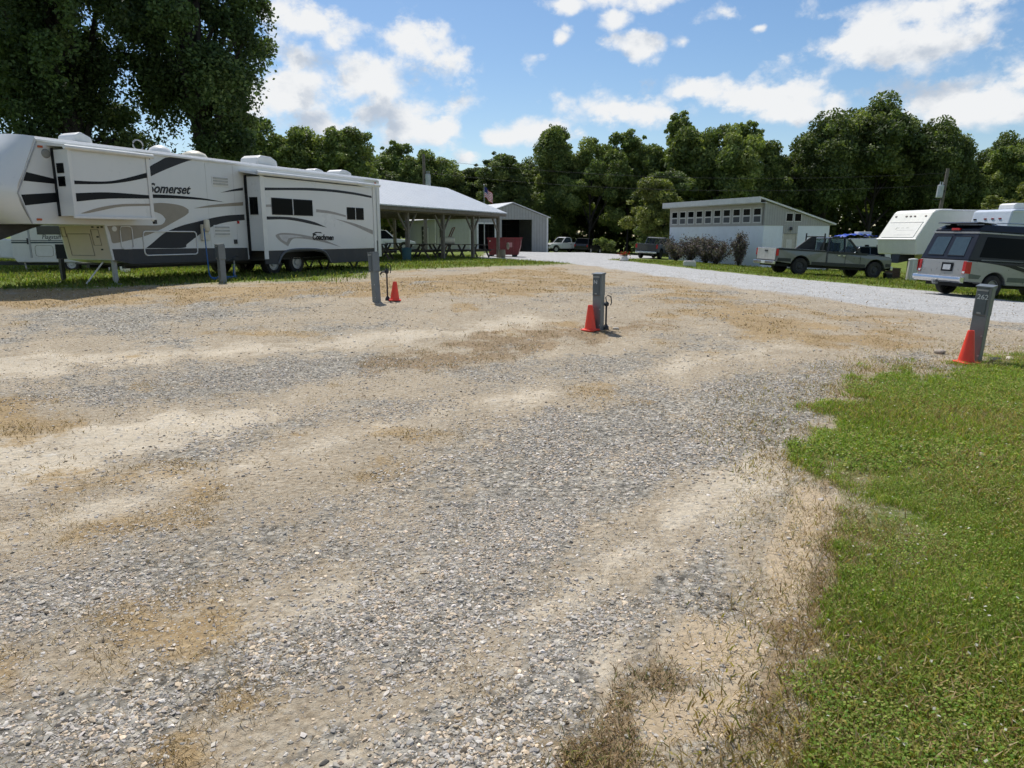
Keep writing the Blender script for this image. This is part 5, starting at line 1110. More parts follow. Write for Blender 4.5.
# ------------------------------------------------------------------ vehicles (local x forward, y to the left, rear axle at x = 0)
def arch(cx, r, z0, n=9):
    """outline points of a wheel opening from front to back"""
    a0 = math.asin(min(.99, (z0 - .40) / r)) if z0 > .40 else 0
    return [(cx + r * math.cos(a), .40 + r * math.sin(a)) for a in np.linspace(a0, math.pi - a0, n)]
def place_on_ground(t, x, y, rz, wb):
    a = gz(x, y); b = gz(x + wb * math.cos(rz), y + wb * math.sin(rz)); l = gz(x - math.sin(rz), y + math.cos(rz)); r = gz(x + math.sin(rz), y - math.cos(rz))
    t.location = (x, y, a + .005); t.rotation_euler = (math.atan2(l - r, 2), -math.atan2(b - a, wb), rz)
def taper(z0, z1, amt):
    return lambda p, w: w * (1 - amt * min(1, max(0, (p[1] - z0) / (z1 - z0))) )
def side_pane(mb, pts, hw, z0, z1, amt, sgn, off=.006):
    f = lambda z: sgn * (hw * (1 - amt * min(1, max(0, (z - z0) / (z1 - z0)))) + off)
    P = [(p[0], f(p[1]), p[1]) for p in pts]; Q = [(p[0], f(p[1]) - sgn * .004, p[1]) for p in pts]; n = len(mb.v); k = len(pts); mb.v += P + Q
    mb.f.append(tuple(range(n, n + k))); mb.f.append(tuple(range(n + 2 * k - 1, n + k - 1, -1)))
    for i in range(k): j = (i + 1) % k; mb.f.append((n + i, n + j, n + k + j, n + k + i))
def pickup(label, x, y, rz, paint, upper, wb=4.28, ro=1.22, fo=.92, crew=True, W=2.0, wr=.40, group=None, gate=None, band=None, roofz=1.88, rimm=None):
    t = thing('pickup_truck', label, 'pickup truck', group=group); place_on_ground(t, x, y, rz, wb)
    hw = W / 2; cab0 = 1.35 if crew else wb - 2.45; hood = wb - .82
    bed = [(-ro, .58), (-ro, 1.22), (cab0 - .04, 1.22), (cab0 - .04, .50), (.56, .50)] + arch(0, .52, .50)[0:] + [(-.56, .52)]
    m_ = MB(); m_.prism(bed, -hw, hw, 'y', taper(.9, 1.25, .03)); m_.build('bed', paint, t, bevel=.02)
    m_ = MB(); m_.box(-ro + .06, cab0 - .10, -hw + .10, hw - .10, 1.218, 1.226); m_.build('bed_liner', DSTEEL, t)
    fr = [(cab0, .48), (cab0, 1.20), (hood, 1.18), (hood + .5, 1.15), (wb + fo - .12, 1.06), (wb + fo, .96), (wb + fo, .55), (wb + .56, .50)] + arch(wb, .52, .50) + [(wb - .56, .48)]
    m_ = MB(); m_.prism(fr, -hw, hw, 'y', taper(.9, 1.25, .04)); m_.build('body', paint, t, bevel=.025)
    cz = 1.19
    if band:
        m_ = MB(); m_.prism([(hood + .02, 1.19), (hood + .5, 1.162), (wb + fo - .13, 1.075), (wb + fo - .02, .985), (wb + fo - .03, .93), (hood + .02, 1.10)], -hw * .975, hw * .975); m_.build('hood', upper, t, bevel=.02)
    cabp = [(cab0 + .02, cz), (cab0 + .16, roofz - .06), (cab0 + .30, roofz), (hood - .78, roofz), (hood - .64, roofz - .05), (hood - .02, cz)]
    # roof and pillars, then glass
    fy = lambda z: hw * .95 * (1 - .15 * (z - cz) / (roofz - cz))
    m_ = MB(); m_.prism([(cab0 + .15, roofz - .075), (cab0 + .30, roofz), (hood - .78, roofz), (hood - .655, roofz - .075)], -fy(roofz), fy(roofz)); 
    for sg in (-1, 1):
        pil = [((cab0 + .03, cz), (cab0 + .16, roofz - .05)), ((hood - .03, cz), (hood - .66, roofz - .05))]
        mid = [cab0 + .95] if crew else []
        for mx_ in mid: pil.append(((mx_, cz), (mx_, roofz - .05)))
        for a, b in pil: m_.bar((a[0], sg * (fy(a[1]) - .03), a[1] - .02), (b[0], sg * (fy(b[1]) - .03), b[1]), .07, .09)
    m_.build('cab', upper, t, bevel=.012)
    for sg in (-1, 1):
        segs = [(cab0 + .10, cab0 + .90, True), (cab0 + 1.0, hood - .10, False)] if crew else [(cab0 + .12, hood - .10, False)]
        for a, b, rear in segs:
            m_ = MB(); side_pane(m_, [(a, cz + .03), (b, cz + .03), (b if rear else b - .50, roofz - .09), (a + .10, roofz - .09)], fy(cz), cz, roofz, .15, sg, -.03); m_.build('side_window', GLASS, t)
        m_ = MB(); m_.box(hood - .36, hood - .24, sg * hw, sg * (hw + .16), cz + .02, cz + .22); m_.build('wing_mirror', DSTEEL, t)
        if band:
            m_ = MB(); m_.box(-.0 + .56, wb - .56, sg * (hw + .001), sg * (hw + .012), .50, .66); m_.box(-ro + .02, -.54, sg * (hw + .001), sg * (hw + .012), .60, .76); m_.box(wb + .54, wb + fo - .05, sg * (hw + .001), sg * (hw + .012), .58, .74); m_.build('lower_band', band, t)
            m_ = MB(); m_.box(-ro + .02, cab0 - .06, sg * (hw * .975 + .001), sg * (hw * .975 + .012), 1.13, 1.215); m_.box(cab0 + .01, hood + .3, sg * (hw * .975), sg * (hw * .975 + .012), 1.08, 1.19); m_.build('upper_band', upper, t)
        for dx in ([cab0 + .02, cab0 + .97, hood - .05] if crew else [cab0 + .02, hood - .05]):
            m_ = MB(); m_.box(dx, dx + .012, sg * (hw + .0005), sg * (hw + .004), .52, 1.07); m_.build('door_gap', BLACK, t)
        for dx in ([cab0 + .80, hood - 1.30] if crew else [cab0 + .20]):
            m_ = MB(); m_.box(dx, dx + .14, sg * hw, sg * (hw + .03), 1.0, 1.04); m_.build('door_handle', CHROME, t)
        m_ = MB(); m_.box(-ro - .012, -ro + .05, sg * (hw - .14), sg * (hw + .004), .85, 1.17); m_.build('tail_light', REDLENS, t)
        m_ = MB(); m_.box(wb + fo - .06, wb + fo + .012, sg * (hw - .34), sg * (hw - .05), .78, .94); m_.build('headlight', M('lamp_glass', (.55, .56, .56), .15), t)
    m_ = MB(); n = len(m_.v); z0, z1 = cz + .03, roofz - .08; xa, xb = hood - .055, hood - .63
    m_.v += [(xa, -fy(z0) + .08, z0), (xa, fy(z0) - .08, z0), (xb, fy(z1) - .08, z1), (xb, -fy(z1) + .08, z1)]; m_.f.append((0, 1, 2, 3)); m_.build('windscreen', GLASS, t)
    m_ = MB(); m_.v += [(cab0 + .05, -fy(z0) + .08, z0), (cab0 + .05, fy(z0) - .08, z0), (cab0 + .15, fy(z1) - .08, z1), (cab0 + .15, -fy(z1) + .08, z1)]; m_.f.append((0, 1, 2, 3)); m_.build('rear_window', GLASS, t)
    m_ = MB(); m_.box(cab0 + .25, hood - .5, -hw + .2, hw - .2, .6, cz - .01)
    for q in ([cab0 + .45, hood - 1.15] if crew else [hood - 1.15]):
        for sg in (-.45, .45): m_.box(q, q + .14, sg - .24, sg + .24, cz - .012, cz + .42)
    m_.build('seats', DSTEEL, t)
    m_ = MB(); m_.box(-ro - .035, -ro - .001, -hw + .15, hw - .15, .66, 1.20); tg = m_.build('tailgate', gate or paint, t, bevel=.01)
    m_ = MB(); m_.box(-ro - .05, -ro - .0355, -.14, .14, 1.04, 1.10); m_.build('handle', DSTEEL, tg)
    m_ = MB(); m_.box(-ro - .16, -ro - .037, -hw + .04, hw - .04, .44, .60); bmp = m_.build('rear_bumper', CHROME, t, bevel=.02)
    m_ = MB(); m_.box(-ro - .165, -ro - .1605, -.17, .17, .46, .58); m_.build('number_plate', LABELW, bmp)
    m_ = MB(); m_.box(wb + fo + .002, wb + fo + .14, -hw + .02, hw - .02, .42, .62); m_.build('front_bumper', CHROME, t, bevel=.03)
    m_ = MB(); m_.box(wb + fo + .001, wb + fo + .03, -hw + .36, hw - .36, .70, .96); m_.build('grille', DSTEEL, t)
    m_ = MB(); m_.box(-ro + .1, wb + fo - .1, -hw + .25, hw - .25, .36, .5); m_.tube([(0, -hw + .1, .40), (0, hw - .1, .40)], .06, 8); m_.tube([(wb, -hw + .1, .40), (wb, hw - .1, .40)], .06, 8); m_.build('underbody', BLACK, t)
    for xx in (0, wb):
        wheel(t, xx, -hw + .13, wr, wr, .24, -1, rimm or DSTEEL); wheel(t, xx, hw - .13, wr, wr, .24, 1, rimm or DSTEEL)
    return t
def paint(n, c, dirt=.12): return M(n, c, .3, .35, var=.05, coat=.5, dirt=dirt)
SILVG = paint('silver_green_paint', (.165, .172, .168)); NAVY = M('navy_paint', (.008, .012, .022), .35, coat=.15, dirt=.05); WPAINT = M('white_car_paint', (.72, .72, .70), .3, coat=.5, var=.04, dirt=.12)
tk = pickup('silver-green and navy crew-cab pickup with a white tailgate beside the white block building', 13.6, 35.4, R(10), SILVG, NAVY, wb=4.0, gate=M('pale_tailgate', (.46, .46, .45), .35, dirt=.2), band=NAVY, ro=1.25, fo=.86)
for sg in (-1, 1):
    m_ = MB(); m_.bar((1.22, sg * .78, 1.2), (1.22, sg * .78, 2.02), .05, .05); m_.build('bed_stake', DSTEEL, tk)
m_ = MB(); m_.prism([(.2, 1.225), (1.28, 1.225), (1.28, 1.86), (1.0, 1.86)], -.02, .02, 'y'); m_.bar((1.24, -.8, 1.86), (1.24, .8, 1.86), .05, .05); m_.build('headache_rack', DSTEEL, tk)
pickup('white single-cab pickup parked nose-out right of the metal shop', 7.2, 84.5, R(212), WPAINT, WPAINT, wb=3.4, ro=1.1, fo=.85, crew=False, group='pickups parked by the trees', rimm=RIM).scale = (.92, .92, .92)
pickup('dark grey pickup with a chrome bumper seen from behind, left of the white building', 10.25, 53.6, R(62), paint('dark_grey_paint', (.045, .047, .05)), paint('dark_grey_paint', (.045, .047, .05)), wb=3.6, ro=1.15, crew=False, W=1.85, group='pickups parked by the trees', roofz=1.80).scale = (.9, .9, .88)

def wagon(label, x, y, rz, pt, name='parked_car', L_=4.4, W=1.75, H=1.62, cat='car'):
    """estate-shaped car"""
    wb = 2.6; ro = .85; fo = .9; wr = .33; hw = W / 2; t = thing(name, label, cat); place_on_ground(t, x, y, rz, wb)
    ar = lambda cx: [(cx + .40 * math.cos(a), .33 + .40 * math.sin(a)) for a in np.linspace(0.1, math.pi - .1, 9)]
    P = [(-ro, .40), (-ro - .02, .75), (-ro + .04, .98), (1.9, .96), (wb + .3, .88), (wb + fo - .1, .74), (wb + fo, .5), (wb + .42, .34)] + ar(wb) + [(wb - .42, .30), (.42, .30)] + ar(0) + [(-.42, .36)]
    m_ = MB(); m_.prism(P, -hw, hw, 'y', taper(.6, 1.0, .06)); m_.build('body', pt, t, bevel=.03)
    G0 = [(-ro + .06, .965), (-ro + .30, H - .07), (-ro + .55, H), (1.0, H), (1.25, H - .06), (1.95, .955)]
    m_ = MB(); m_.prism(G0, -hw * .92, hw * .92, 'y', taper(.95, H, .16)); m_.build('glasshouse', DGLASS, t, bevel=.02)
    m_ = MB(); m_.prism([(-ro + .28, H - .05), (-ro + .55, H + .012), (1.0, H + .012), (1.28, H - .05)], -hw * .785, hw * .785)
    for sg in (-1, 1):
        for a, b in (((-ro + .08, .97), (-ro + .30, H - .05)), ((.45, .97), (.45, H - .05)), ((1.93, .96), (1.26, H - .05))): m_.bar((a[0], sg * hw * .925, a[1]), (b[0], sg * hw * .79, b[1]), .06, .05)
    m_.build('roof', pt, t, bevel=.01)
    for sg in (-1, 1):
        m_ = MB(); m_.box(-ro - .03, -ro + .04, sg * (hw - .2), sg * (hw - .04), .68, .9); m_.build('tail_light', REDLENS, t)
        m_ = MB(); m_.box(wb + fo - .12, wb + fo - .02, sg * (hw - .38), sg * (hw - .1), .60, .72); m_.build('headlight', M('lamp_glass', (.55, .56, .56), .15), t)
    m_ = MB(); m_.box(-ro - .08, -ro - .021, -hw + .05, hw - .05, .36, .52); m_.build('bumper', DSTEEL, t, bevel=.02)
    for xx in (0, wb):
        wheel(t, xx, -hw + .11, wr, wr, .2, -1); wheel(t, xx, hw - .11, wr, wr, .2, 1)
    return t
wagon('dark estate car half in shade behind the white single-cab pickup', 8.15, 82.0, R(60), paint('black_paint', (.02, .022, .025)))
wagon('white car mostly hidden behind the long camper, seen through the pavilion', -10.9, 55.5, R(8), WPAINT)
wagon('dark blue car between the crew-cab pickup and the cream fifth-wheel', 24.6, 50.0, R(195), paint('blue_paint', (.018, .035, .06)))

# conversion van
vx, vy, vr = 14.55, 22.9, R(12)
VN = thing('conversion_van', 'two-tone navy and silver conversion van with a raised roof seen from behind', 'van'); place_on_ground(VN, vx, vy, vr, 3.5); VN.scale = (.96, .96, .94)
hw = 1.0; tp = taper(1.1, 2.35, .10)
VS = paint('van_silver_paint', (.32, .325, .32), .06); VNV = M('van_navy_paint', (.006, .008, .015), .35, coat=.12, dirt=.04, spec=.3)
va = lambda cx: [(cx + .47 * math.cos(a), .37 + .47 * math.sin(a)) for a in np.linspace(.12, math.pi - .12, 11)]
low_ = [(-1.10, .50), (-1.13, .62), (-1.10, 1.17), (4.55, 1.12), (4.62, .95), (4.62, .55), (4.0, .46)] + va(3.5) + [(3.0, .43), (.5, .43)] + va(0) + [(-.5, .48)]
m_ = MB(); m_.prism(low_, -hw, hw, 'y', tp); m_.build('lower_body', VS, VN, bevel=.03)
up_ = [(-1.10, 1.172), (-.78, 2.04), (-.70, 2.10), (2.55, 2.10), (3.55, 1.25), (4.5, 1.14)]
m_ = MB(); m_.prism(up_, -hw, hw, 'y', tp); m_.build('upper_body', VNV, VN, bevel=.03)
# raised roof, silver belt, spoiler
m_ = MB(); m_.prism([(-.80, 2.102), (-.76, 2.20), (-.52, 2.33), (1.9, 2.38), (2.5, 2.26), (2.75, 2.05), (2.60, 2.08), (2.5, 2.102)], -hw * .90, hw * .90, 'y', taper(2.1, 2.46, .14)); m_.build('raised_roof', VNV, VN, bevel=.04)
m_ = MB(); m_.box(-.80, 2.50, -hw * .925, hw * .925, 2.04, 2.10); m_.build('roof_belt', VS, VN, bevel=.012)
m_ = MB(); m_.prism([(-.84, 2.37), (-.76, 2.41), (-.1, 2.39), (-.1, 2.36)], -.80, .80, 'y'); m_.box(-.4, -.2, -.72, -.64, 2.32, 2.375); m_.box(-.4, -.2, .64, .72, 2.32, 2.375); m_.build('roof_spoiler', VNV, VN, bevel=.01)
m_ = MB()
for sg in (-1, 1): m_.tube(crom([(-.05, sg * .70, 2.34), (.1, sg * .72, 2.41), (1.2, sg * .72, 2.44), (2.0, sg * .70, 2.38)], 4), .018, 6)
m_.build('roof_rail', CHROME, VN)
m_ = MB(); m_.box(-.84, -.72, -.16, .16, 2.14, 2.21); m_.build('high_brake_light', REDLENS, VN, bevel=.01)
def rear(mb, y0, y1, z0, z1, off):
    fx_ = lambda z: -1.10 + (z - 1.172) * (.32 / .868) if z > 1.172 else -1.10 - (1.172 - z) * .055
    n = len(mb.v); k = 1 - 0.10 * (z1 - 1.1) / 1.25 if z1 > 1.1 else 1
    mb.v += [(fx_(z0) - off, y0, z0), (fx_(z0) - off, y1, z0), (fx_(z1) - off, y1 * k, z1), (fx_(z1) - off, y0 * k, z1), (fx_(z0) - off + .01, y0, z0), (fx_(z0) - off + .01, y1, z0), (fx_(z1) - off + .01, y1 * k, z1), (fx_(z1) - off + .01, y0 * k, z1)]
    mb.f += [tuple(n + i for i in q) for q in ((0, 1, 2, 3), (7, 6, 5, 4), (0, 4, 5, 1), (1, 5, 6, 2), (2, 6, 7, 3), (3, 7, 4, 0))]
for y0, y1 in ((.10, .74), (-.74, -.10)):
    m_ = MB(); rear(m_, y0, y1, 1.33, 1.93, .014); m_.build('rear_window', M('rear_glass', (.035, .055, .06), .08, spec=.8), VN)
    m_ = MB()
    for z in (1.30, 1.93): rear(m_, y0 - .02, y1 + .02, z, z + .03, .017)
    m_.build('window_rim', BLACK, VN)
m_ = MB(); rear(m_, -.006, .006, .64, 2.02, .013); m_.build('door_seam', BLACK, VN)
for sg in (-1, 1):
    m_ = MB(); rear(m_, sg * .92 - .055, sg * .92 + .065, .74, 1.15, .02); m_.box(-1.16, -.95, sg * 1.003 if sg > 0 else -1.006, sg * 1.006 if sg > 0 else -1.003, .76, 1.13); m_.build('tail_light', REDLENS, VN)
    m_ = MB(); rear(m_, sg * .92 - .05, sg * .92 + .05, .76, .83, .024); m_.build('reversing_light', LABELW, VN)
m_ = MB(); rear(m_, -.46, .0, .80, 1.08, .016); npl = m_.build('plate_recess', BLACK, VN)
m_ = MB(); rear(m_, -.38, -.08, .85, 1.02, .03); m_.build('number_plate', M('plate_grey', (.42, .44, .46), .5), npl)
m_ = MB(); m_.prism([(-1.30, .50), (-1.32, .56), (-1.30, .64), (-1.16, .66), (-1.131, .66), (-1.131, .44), (-1.22, .44)], -hw + .0, hw - .0); m_.build('rear_bumper', CHROME, VN, bevel=.02)
m_ = MB(); m_.box(-1.32, -1.20, -.06, .06, .36, .43); m_.lathe([(0, .5), (.025, .49), (.03, .46), (.02, .43)], (-1.36, 0, 0), 10); m_.box(-1.38, -1.2, -.03, .03, .395, .43); m_.build('tow_hitch', STEEL, VN)
text('lettering', 'E-150', CHROME, VN, (-1.152, .86, .80), (0, -1, 0), (0, 0, 1), .09, .2, .002)
yo = lambda z: hw * (1 - .10 * min(1, max(0, (z - 1.1) / 1.25)))
for sg in (-1, 1):
    def sp_(pts, off, name, mt, parent=VN):
        m_ = MB(); side_pane(m_, pts, hw, 1.1, 2.35, .10, sg, off); return m_.build(name, mt, parent)
    sp_([(-.70, 1.30), (1.05, 1.28), (1.05, 1.95), (-.48, 1.95)], .006, 'side_window', DGLASS); sp_([(1.15, 1.28), (2.05, 1.27), (2.05, 1.95), (1.15, 1.95)], .006, 'side_window', DGLASS); sp_([(2.12, 1.27), (3.2, 1.27), (2.5, 1.95), (2.12, 1.95)], .006, 'front_window', DGLASS)
    sp_([(-.62, 1.19), (1.0, 1.20), (1.0, 1.23), (-.60, 1.23)], .007, 'window_ledge', M('ledge_grey', (.12, .13, .13), .5))
    sp_(smooth_outline([(-1.05, 1.17), (4.4, 1.12), (4.4, .95), (3.4, .98), (2.7, .98), (2.0, .90), (1.4, .86), (.9, .93), (.35, 1.05), (-.3, 1.12)]), .004, 'dark_wave', VNV)
    sp_(smooth_outline([(.75, 1.08), (1.2, .99), (1.75, .93), (2.3, 1.02), (2.9, 1.08), (2.3, 1.045), (1.75, .965), (1.25, 1.02)]), .008, 'silver_wave', VS)
    sp_(smooth_outline([(.95, .90), (1.3, .83), (1.9, .82), (2.5, .90), (1.9, .855), (1.35, .86)]), .006, 'dark_line', CHAR)
    sp_([(1.10, .5), (1.11, .5), (1.11, 2.0), (1.10, 2.0)], .009, 'door_gap', BLACK); sp_([(2.06, .5), (2.07, .5), (2.07, 2.0), (2.06, 2.0)], .009, 'door_gap', BLACK)
    sp_([(.48, .55), (3.0, .55), (3.0, .70), (.50, .70)], .005, 'rocker_panel', M('van_dark_green', (.10, .12, .10), .4, .2))
    sp_([(-.98, .60), (-.60, .60), (-.52, .72), (-1.0, .76)], .004, 'quarter_panel', M('van_dark_green', (.10, .12, .10), .4, .2))
    m_ = MB(); m_.box(2.55, 2.75, sg * 1.0, sg * 1.22, 1.28, 1.55); m_.build('wing_mirror', BLACK, VN)
    for xx in (0, 3.5): wheel(VN, xx, sg * .86, .37, .37, .25, sg, M('alloy_grey', (.22, .22, .22), .35, .6))
m_ = MB(); m_.box(-1.0, 4.4, -.7, .7, .32, .48); m_.tube([(0, -.8, .37), (0, .8, .37)], .07, 8); m_.build('underbody', BLACK, VN)
m_ = MB(); m_.box(4.625, 4.78, -.98, .98, .42, .62); m_.build('front_bumper', CHROME, VN, bevel=.03)

# ------------------------------------------------------------------ cream fifth-wheel trailer facing the pickup
nx0, ny0 = 19.95, 35.85; ZW = gz(20.4, 37) 
TW = thing('fifth_wheel_trailer', 'cream fifth-wheel trailer with a bright slanted nose between the pickup and the van', 'camper', (nx0, ny0, ZW), R(18))
CRM = M('cream_fibreglass', (.74, .73, .66), .35, var=.04, dirt=.08, coat=.2)
P = [(.0, 2.03), (.98, 3.36), (1.12, 3.46), (1.35, 3.50), (7.8, 3.50), (7.8, .55), (2.5, .55), (2.3, 1.28), (.16, 1.28)]
m_ = MB(); m_.prism(P, 0, 2.42); m_.build('body', CRM, TW, bevel=.05)
m_ = MB(); m_.prism([(-.02, 2.00), (-.03, 2.05), (.02, 2.09), (.04, 2.0)], -.01, 2.43); m_.build('nose_trim', CRM, TW)
ns_ = Vector((.98, 0, 1.33)).normalized(); nn_ = Vector((-ns_.z, 0, ns_.x))
def nose_pt(y, u, off=.0): return tuple(Vector((0, y, 2.03)) + ns_ * u + nn_ * off)
def nose_rect(mb, y0, y1, u0, u1, h):
    a = [nose_pt(y0, u0, h), nose_pt(y1, u0, h), nose_pt(y1, u1, h), nose_pt(y0, u1, h)]; b = [nose_pt(y0, u0, .001), nose_pt(y1, u0, .001), nose_pt(y1, u1, .001), nose_pt(y0, u1, .001)]; n = len(mb.v); mb.v += a + b
    mb.f += [tuple(n + i for i in q) for q in ((0, 1, 2, 3), (7, 6, 5, 4), (0, 4, 5, 1), (1, 5, 6, 2), (2, 6, 7, 3), (3, 7, 4, 0))]
m_ = MB(); nose_rect(m_, .22, 2.2, .12, 1.02, .02); wp = m_.build('rock_guard', M('cream_panel', (.72, .71, .65), .35, var=.03), TW, bevel=.006)
m_ = MB(); nose_rect(m_, .20, 2.22, 1.03, 1.06, .025); nose_rect(m_, .45, 1.5, .26, .275, .0225); nose_rect(m_, .45, 1.5, .55, .565, .0225); m_.build('guard_edge', M('seam_grey', (.36, .36, .36), .5), TW)
m_ = MB()
for a in range(3): nose_rect(m_, .85 + a * .28, 1.02 + a * .28, .68, .72, .0225)
nose_rect(m_, 1.55, 1.62, .60, .74, .0225); m_.build('faded_lettering', M('faded_ink', (.45, .45, .40), .5), TW)
for y in (.30, .95, 1.21, 1.47, 2.12):
    m_ = MB(); nose_rect(m_, y - .05, y + .05, 1.40, 1.46, .03); m_.build('marker_light', M('dark_amber', (.10, .05, .03), .4), TW)
m_ = MB(); m_.tube([(1.0, -.015, 3.33), (1.3, -.015, 3.44), (7.8, -.015, 3.44)], .02, 6); m_.build('roof_gutter', WHITE2, TW)
m_ = MB(); m_.box(2.4, 3.1, .8, 1.6, 3.501, 3.56); m_.build('roof_vent', WHITE2, TW, bevel=.04)
m_ = MB(); m_.box(3.0, 4.0, -.015, -.002, 1.7, 2.4); m_.box(5.2, 6.0, -.015, -.002, 1.7, 2.4); m_.build('window', DGLASS, TW)
m_ = MB(); m_.box(3.5, 7.6, -.012, -.002, 1.28, 1.34); m_.build('stripe', CHAR, TW)
m_ = MB(); m_.prism([(.15, 1.275), (1.1, 1.275), (.7, .95), (.05, .85)], .95, 1.45); m_.box(.9, 2.35, .15, .3, 1.05, 1.275); m_.box(.9, 2.35, 2.1, 2.25, 1.05, 1.275); m_.build('pin_box', DSTEEL, TW)
for y in (.25, 2.1):
    m_ = MB(); m_.box(1.95, 2.05, y - .05, y + .05, -.1, 1.27); m_.box(1.88, 2.12, y - .12, y + .12, -.12, -.07); m_.build('landing_leg', DSTEEL, TW)
for xx in (5.2, 6.1):
    wheel(TW, xx, .15, .34, .36, .22, -1); wheel(TW, xx, 2.27, .34, .36, .22, 1)
# gear under the nose
def at_tw(lx, ly):
    return nx0 + lx * math.cos(R(18)) - ly * math.sin(R(18)), ny0 + lx * math.sin(R(18)) + ly * math.cos(R(18))
x, y = 19.72, 35.4; t = thing('barrel', 'off-white plastic barrel under the cream trailer nose', 'barrel', (x, y, gz(x, y)), .3)
m_ = MB(); m_.lathe([(0, 0), (.25, 0), (.24, .3), (.19, 1.02), (.17, 1.05), (0, 1.05)], (0, 0, 0), 20); m_.build('barrel_body', M('offwhite_plastic', (.55, .54, .49), .5, var=.08, dirt=.2), t)
m_ = MB(); m_.lathe([(.20, 1.0), (.215, 1.02), (.20, 1.07), (0, 1.09)], (0, 0, 0), 20); m_.tube([(-.2, -.14, .1), (-.14, -.16, .5), (-.12, -.16, .98)], .02, 6); m_.build('barrel_lid', WHITE2, t)
x, y = 19.6, 37.0; t = thing('storage_crate', 'brown wooden crate on the ground under the cream trailer nose', 'crate', (x, y, gz(x, y)), .35)
m_ = MB()
for q in range(4): m_.box(-.28, .28, -.25, -.22, .02 + q * .13, .14 + q * .13); m_.box(-.28, .28, .22, .25, .02 + q * .13, .14 + q * .13); m_.box(-.28, -.25, -.218, .218, .02 + q * .13, .14 + q * .13); m_.box(.25, .28, -.218, .218, .02 + q * .13, .14 + q * .13)
m_.box(-.245, .245, -.215, .215, .0, .03); m_.build('crate_boards', M('crate_brown', (.085, .055, .04), .8, var=.25), t)
x, y = 18.65, 35.6; t = thing('battery_box', 'small black box on the grass between the pickup and the cream trailer', 'box', (x, y, gz(x, y)), .1)
m_ = MB(); m_.box(-.16, .16, -.14, .14, 0, .24); m_.build('box_body', BLACK, t, bevel=.01)
m_ = MB(); m_.box(-.175, .175, -.155, .155, .241, .31); m_.build('box_lid', DSTEEL, t, bevel=.01)
# ------------------------------------------------------------------ pale blue-white trailer to the right
TB = thing('travel_trailer', 'pale blue-white travel trailer with red marker lights behind the van', 'camper', (23.1, 33.9, gz(23.5, 34) + .02), R(18))
BWH = M('blue_white_paint', (.55, .60, .68), .35, var=.04, dirt=.08)
P = [(-.25, 1.1), (.0, 2.7), (.22, 3.50), (.45, 3.56), (7.0, 3.56), (7.0, .5), (.1, .5)]
m_ = MB(); m_.prism(P, 0, 2.0); m_.build('body', BWH, TB, bevel=.06)
for y in (.45, .82, 1.2):
    m_ = MB(); m_.box(.08, .14, y, y + .12, 3.10, 3.16); m_.build('marker_light', REDLENS, TB)
m_ = MB(); m_.box(.075, .13, 1.72, 1.86, 3.08, 3.14); m_.build('vent_slot', BLACK, TB)
m_ = MB(); m_.box(.25, 7.0, -.02, -.001, 3.42, 3.46); m_.build('gutter', WHITE2, TB)
m_ = MB(); m_.box(1.4, 2.6, -.02, -.001, 1.6, 2.32); m_.box(3.6, 4.8, -.02, -.001, 1.6, 2.32); m_.build('window', DGLASS, TB)
m_ = MB(); m_.prism([(.9, 3.57), (.95, 3.80), (1.1, 3.86), (2.0, 3.86), (2.2, 3.74), (2.25, 3.57)], .5, 1.3); m_.build('roof_air_conditioner', WHITE2, TB, bevel=.04)
for xx in (3.6, 4.4):
    wheel(TB, xx, .12, .32, .34, .2, -1); wheel(TB, xx, 1.88, .32, .34, .2, 1)
m_ = MB(); m_.box(-.9, .1, .9, 1.1, .38, .5); m_.box(.1, 6.8, .2, 1.8, .36, .495); m_.build('chassis', DSTEEL, TB)
# small white camper with a blue tarpaulin far behind the pickup
TC = thing('small_camper', 'small white camper with a blue tarp on its roof behind the pickup cab', 'camper', (23.3, 54.2, gz(24, 54)), R(2))
P = [(-.1, .6), (.0, 1.9), (.15, 2.15), (5.2, 2.2), (5.3, .6)]
m_ = MB(); m_.prism(P, 0, 2.1); m_.build('body', WHITE, TC, bevel=.05)
TARP = M('blue_tarp', (.02, .07, .42), .5, var=.25, scale=4)
m_ = MB(); q0 = [(1.6, .1), (4.0, .1), (4.0, 1.7), (1.6, 1.7)]; gx_ = np.linspace(1.5, 4.1, 14); gy_ = np.linspace(-.05, 1.8, 9); rg = np.random.default_rng(3)
for yy_ in gy_:
    for xx in gx_: m_.v.append((xx, yy_, 2.24 + .16 * rg.random() + .15 * math.sin((xx - 1.5) / 2.6 * math.pi)))
for i in range(8):
    for j in range(13): a = i * 14 + j; m_.f.append((a, a + 1, a + 15, a + 14))
m_.build('tarpaulin', TARP, TC)
m_ = MB(); m_.box(2.9, 3.9, .5, 1.2, 2.42, 2.66); m_.build('roof_box', WHITE2, TC, bevel=.04)
m_ = MB(); m_.box(1.9, 2.2, -.02, -.001, 1.1, 1.6); m_.box(3.2, 3.5, -.02, -.001, 1.05, 1.7); m_.box(4.1, 4.4, -.02, -.001, 1.3, 1.7); m_.build('window', DGLASS, TC)
for xx in (2.4, 3.2): wheel(TC, xx, .12, .32, .33, .2, -1); wheel(TC, xx, 1.98, .32, .33, .2, 1)
m_ = MB(); m_.box(-1.0, 5.2, .9, 1.2, .40, .595); m_.build('chassis', DSTEEL, TC)

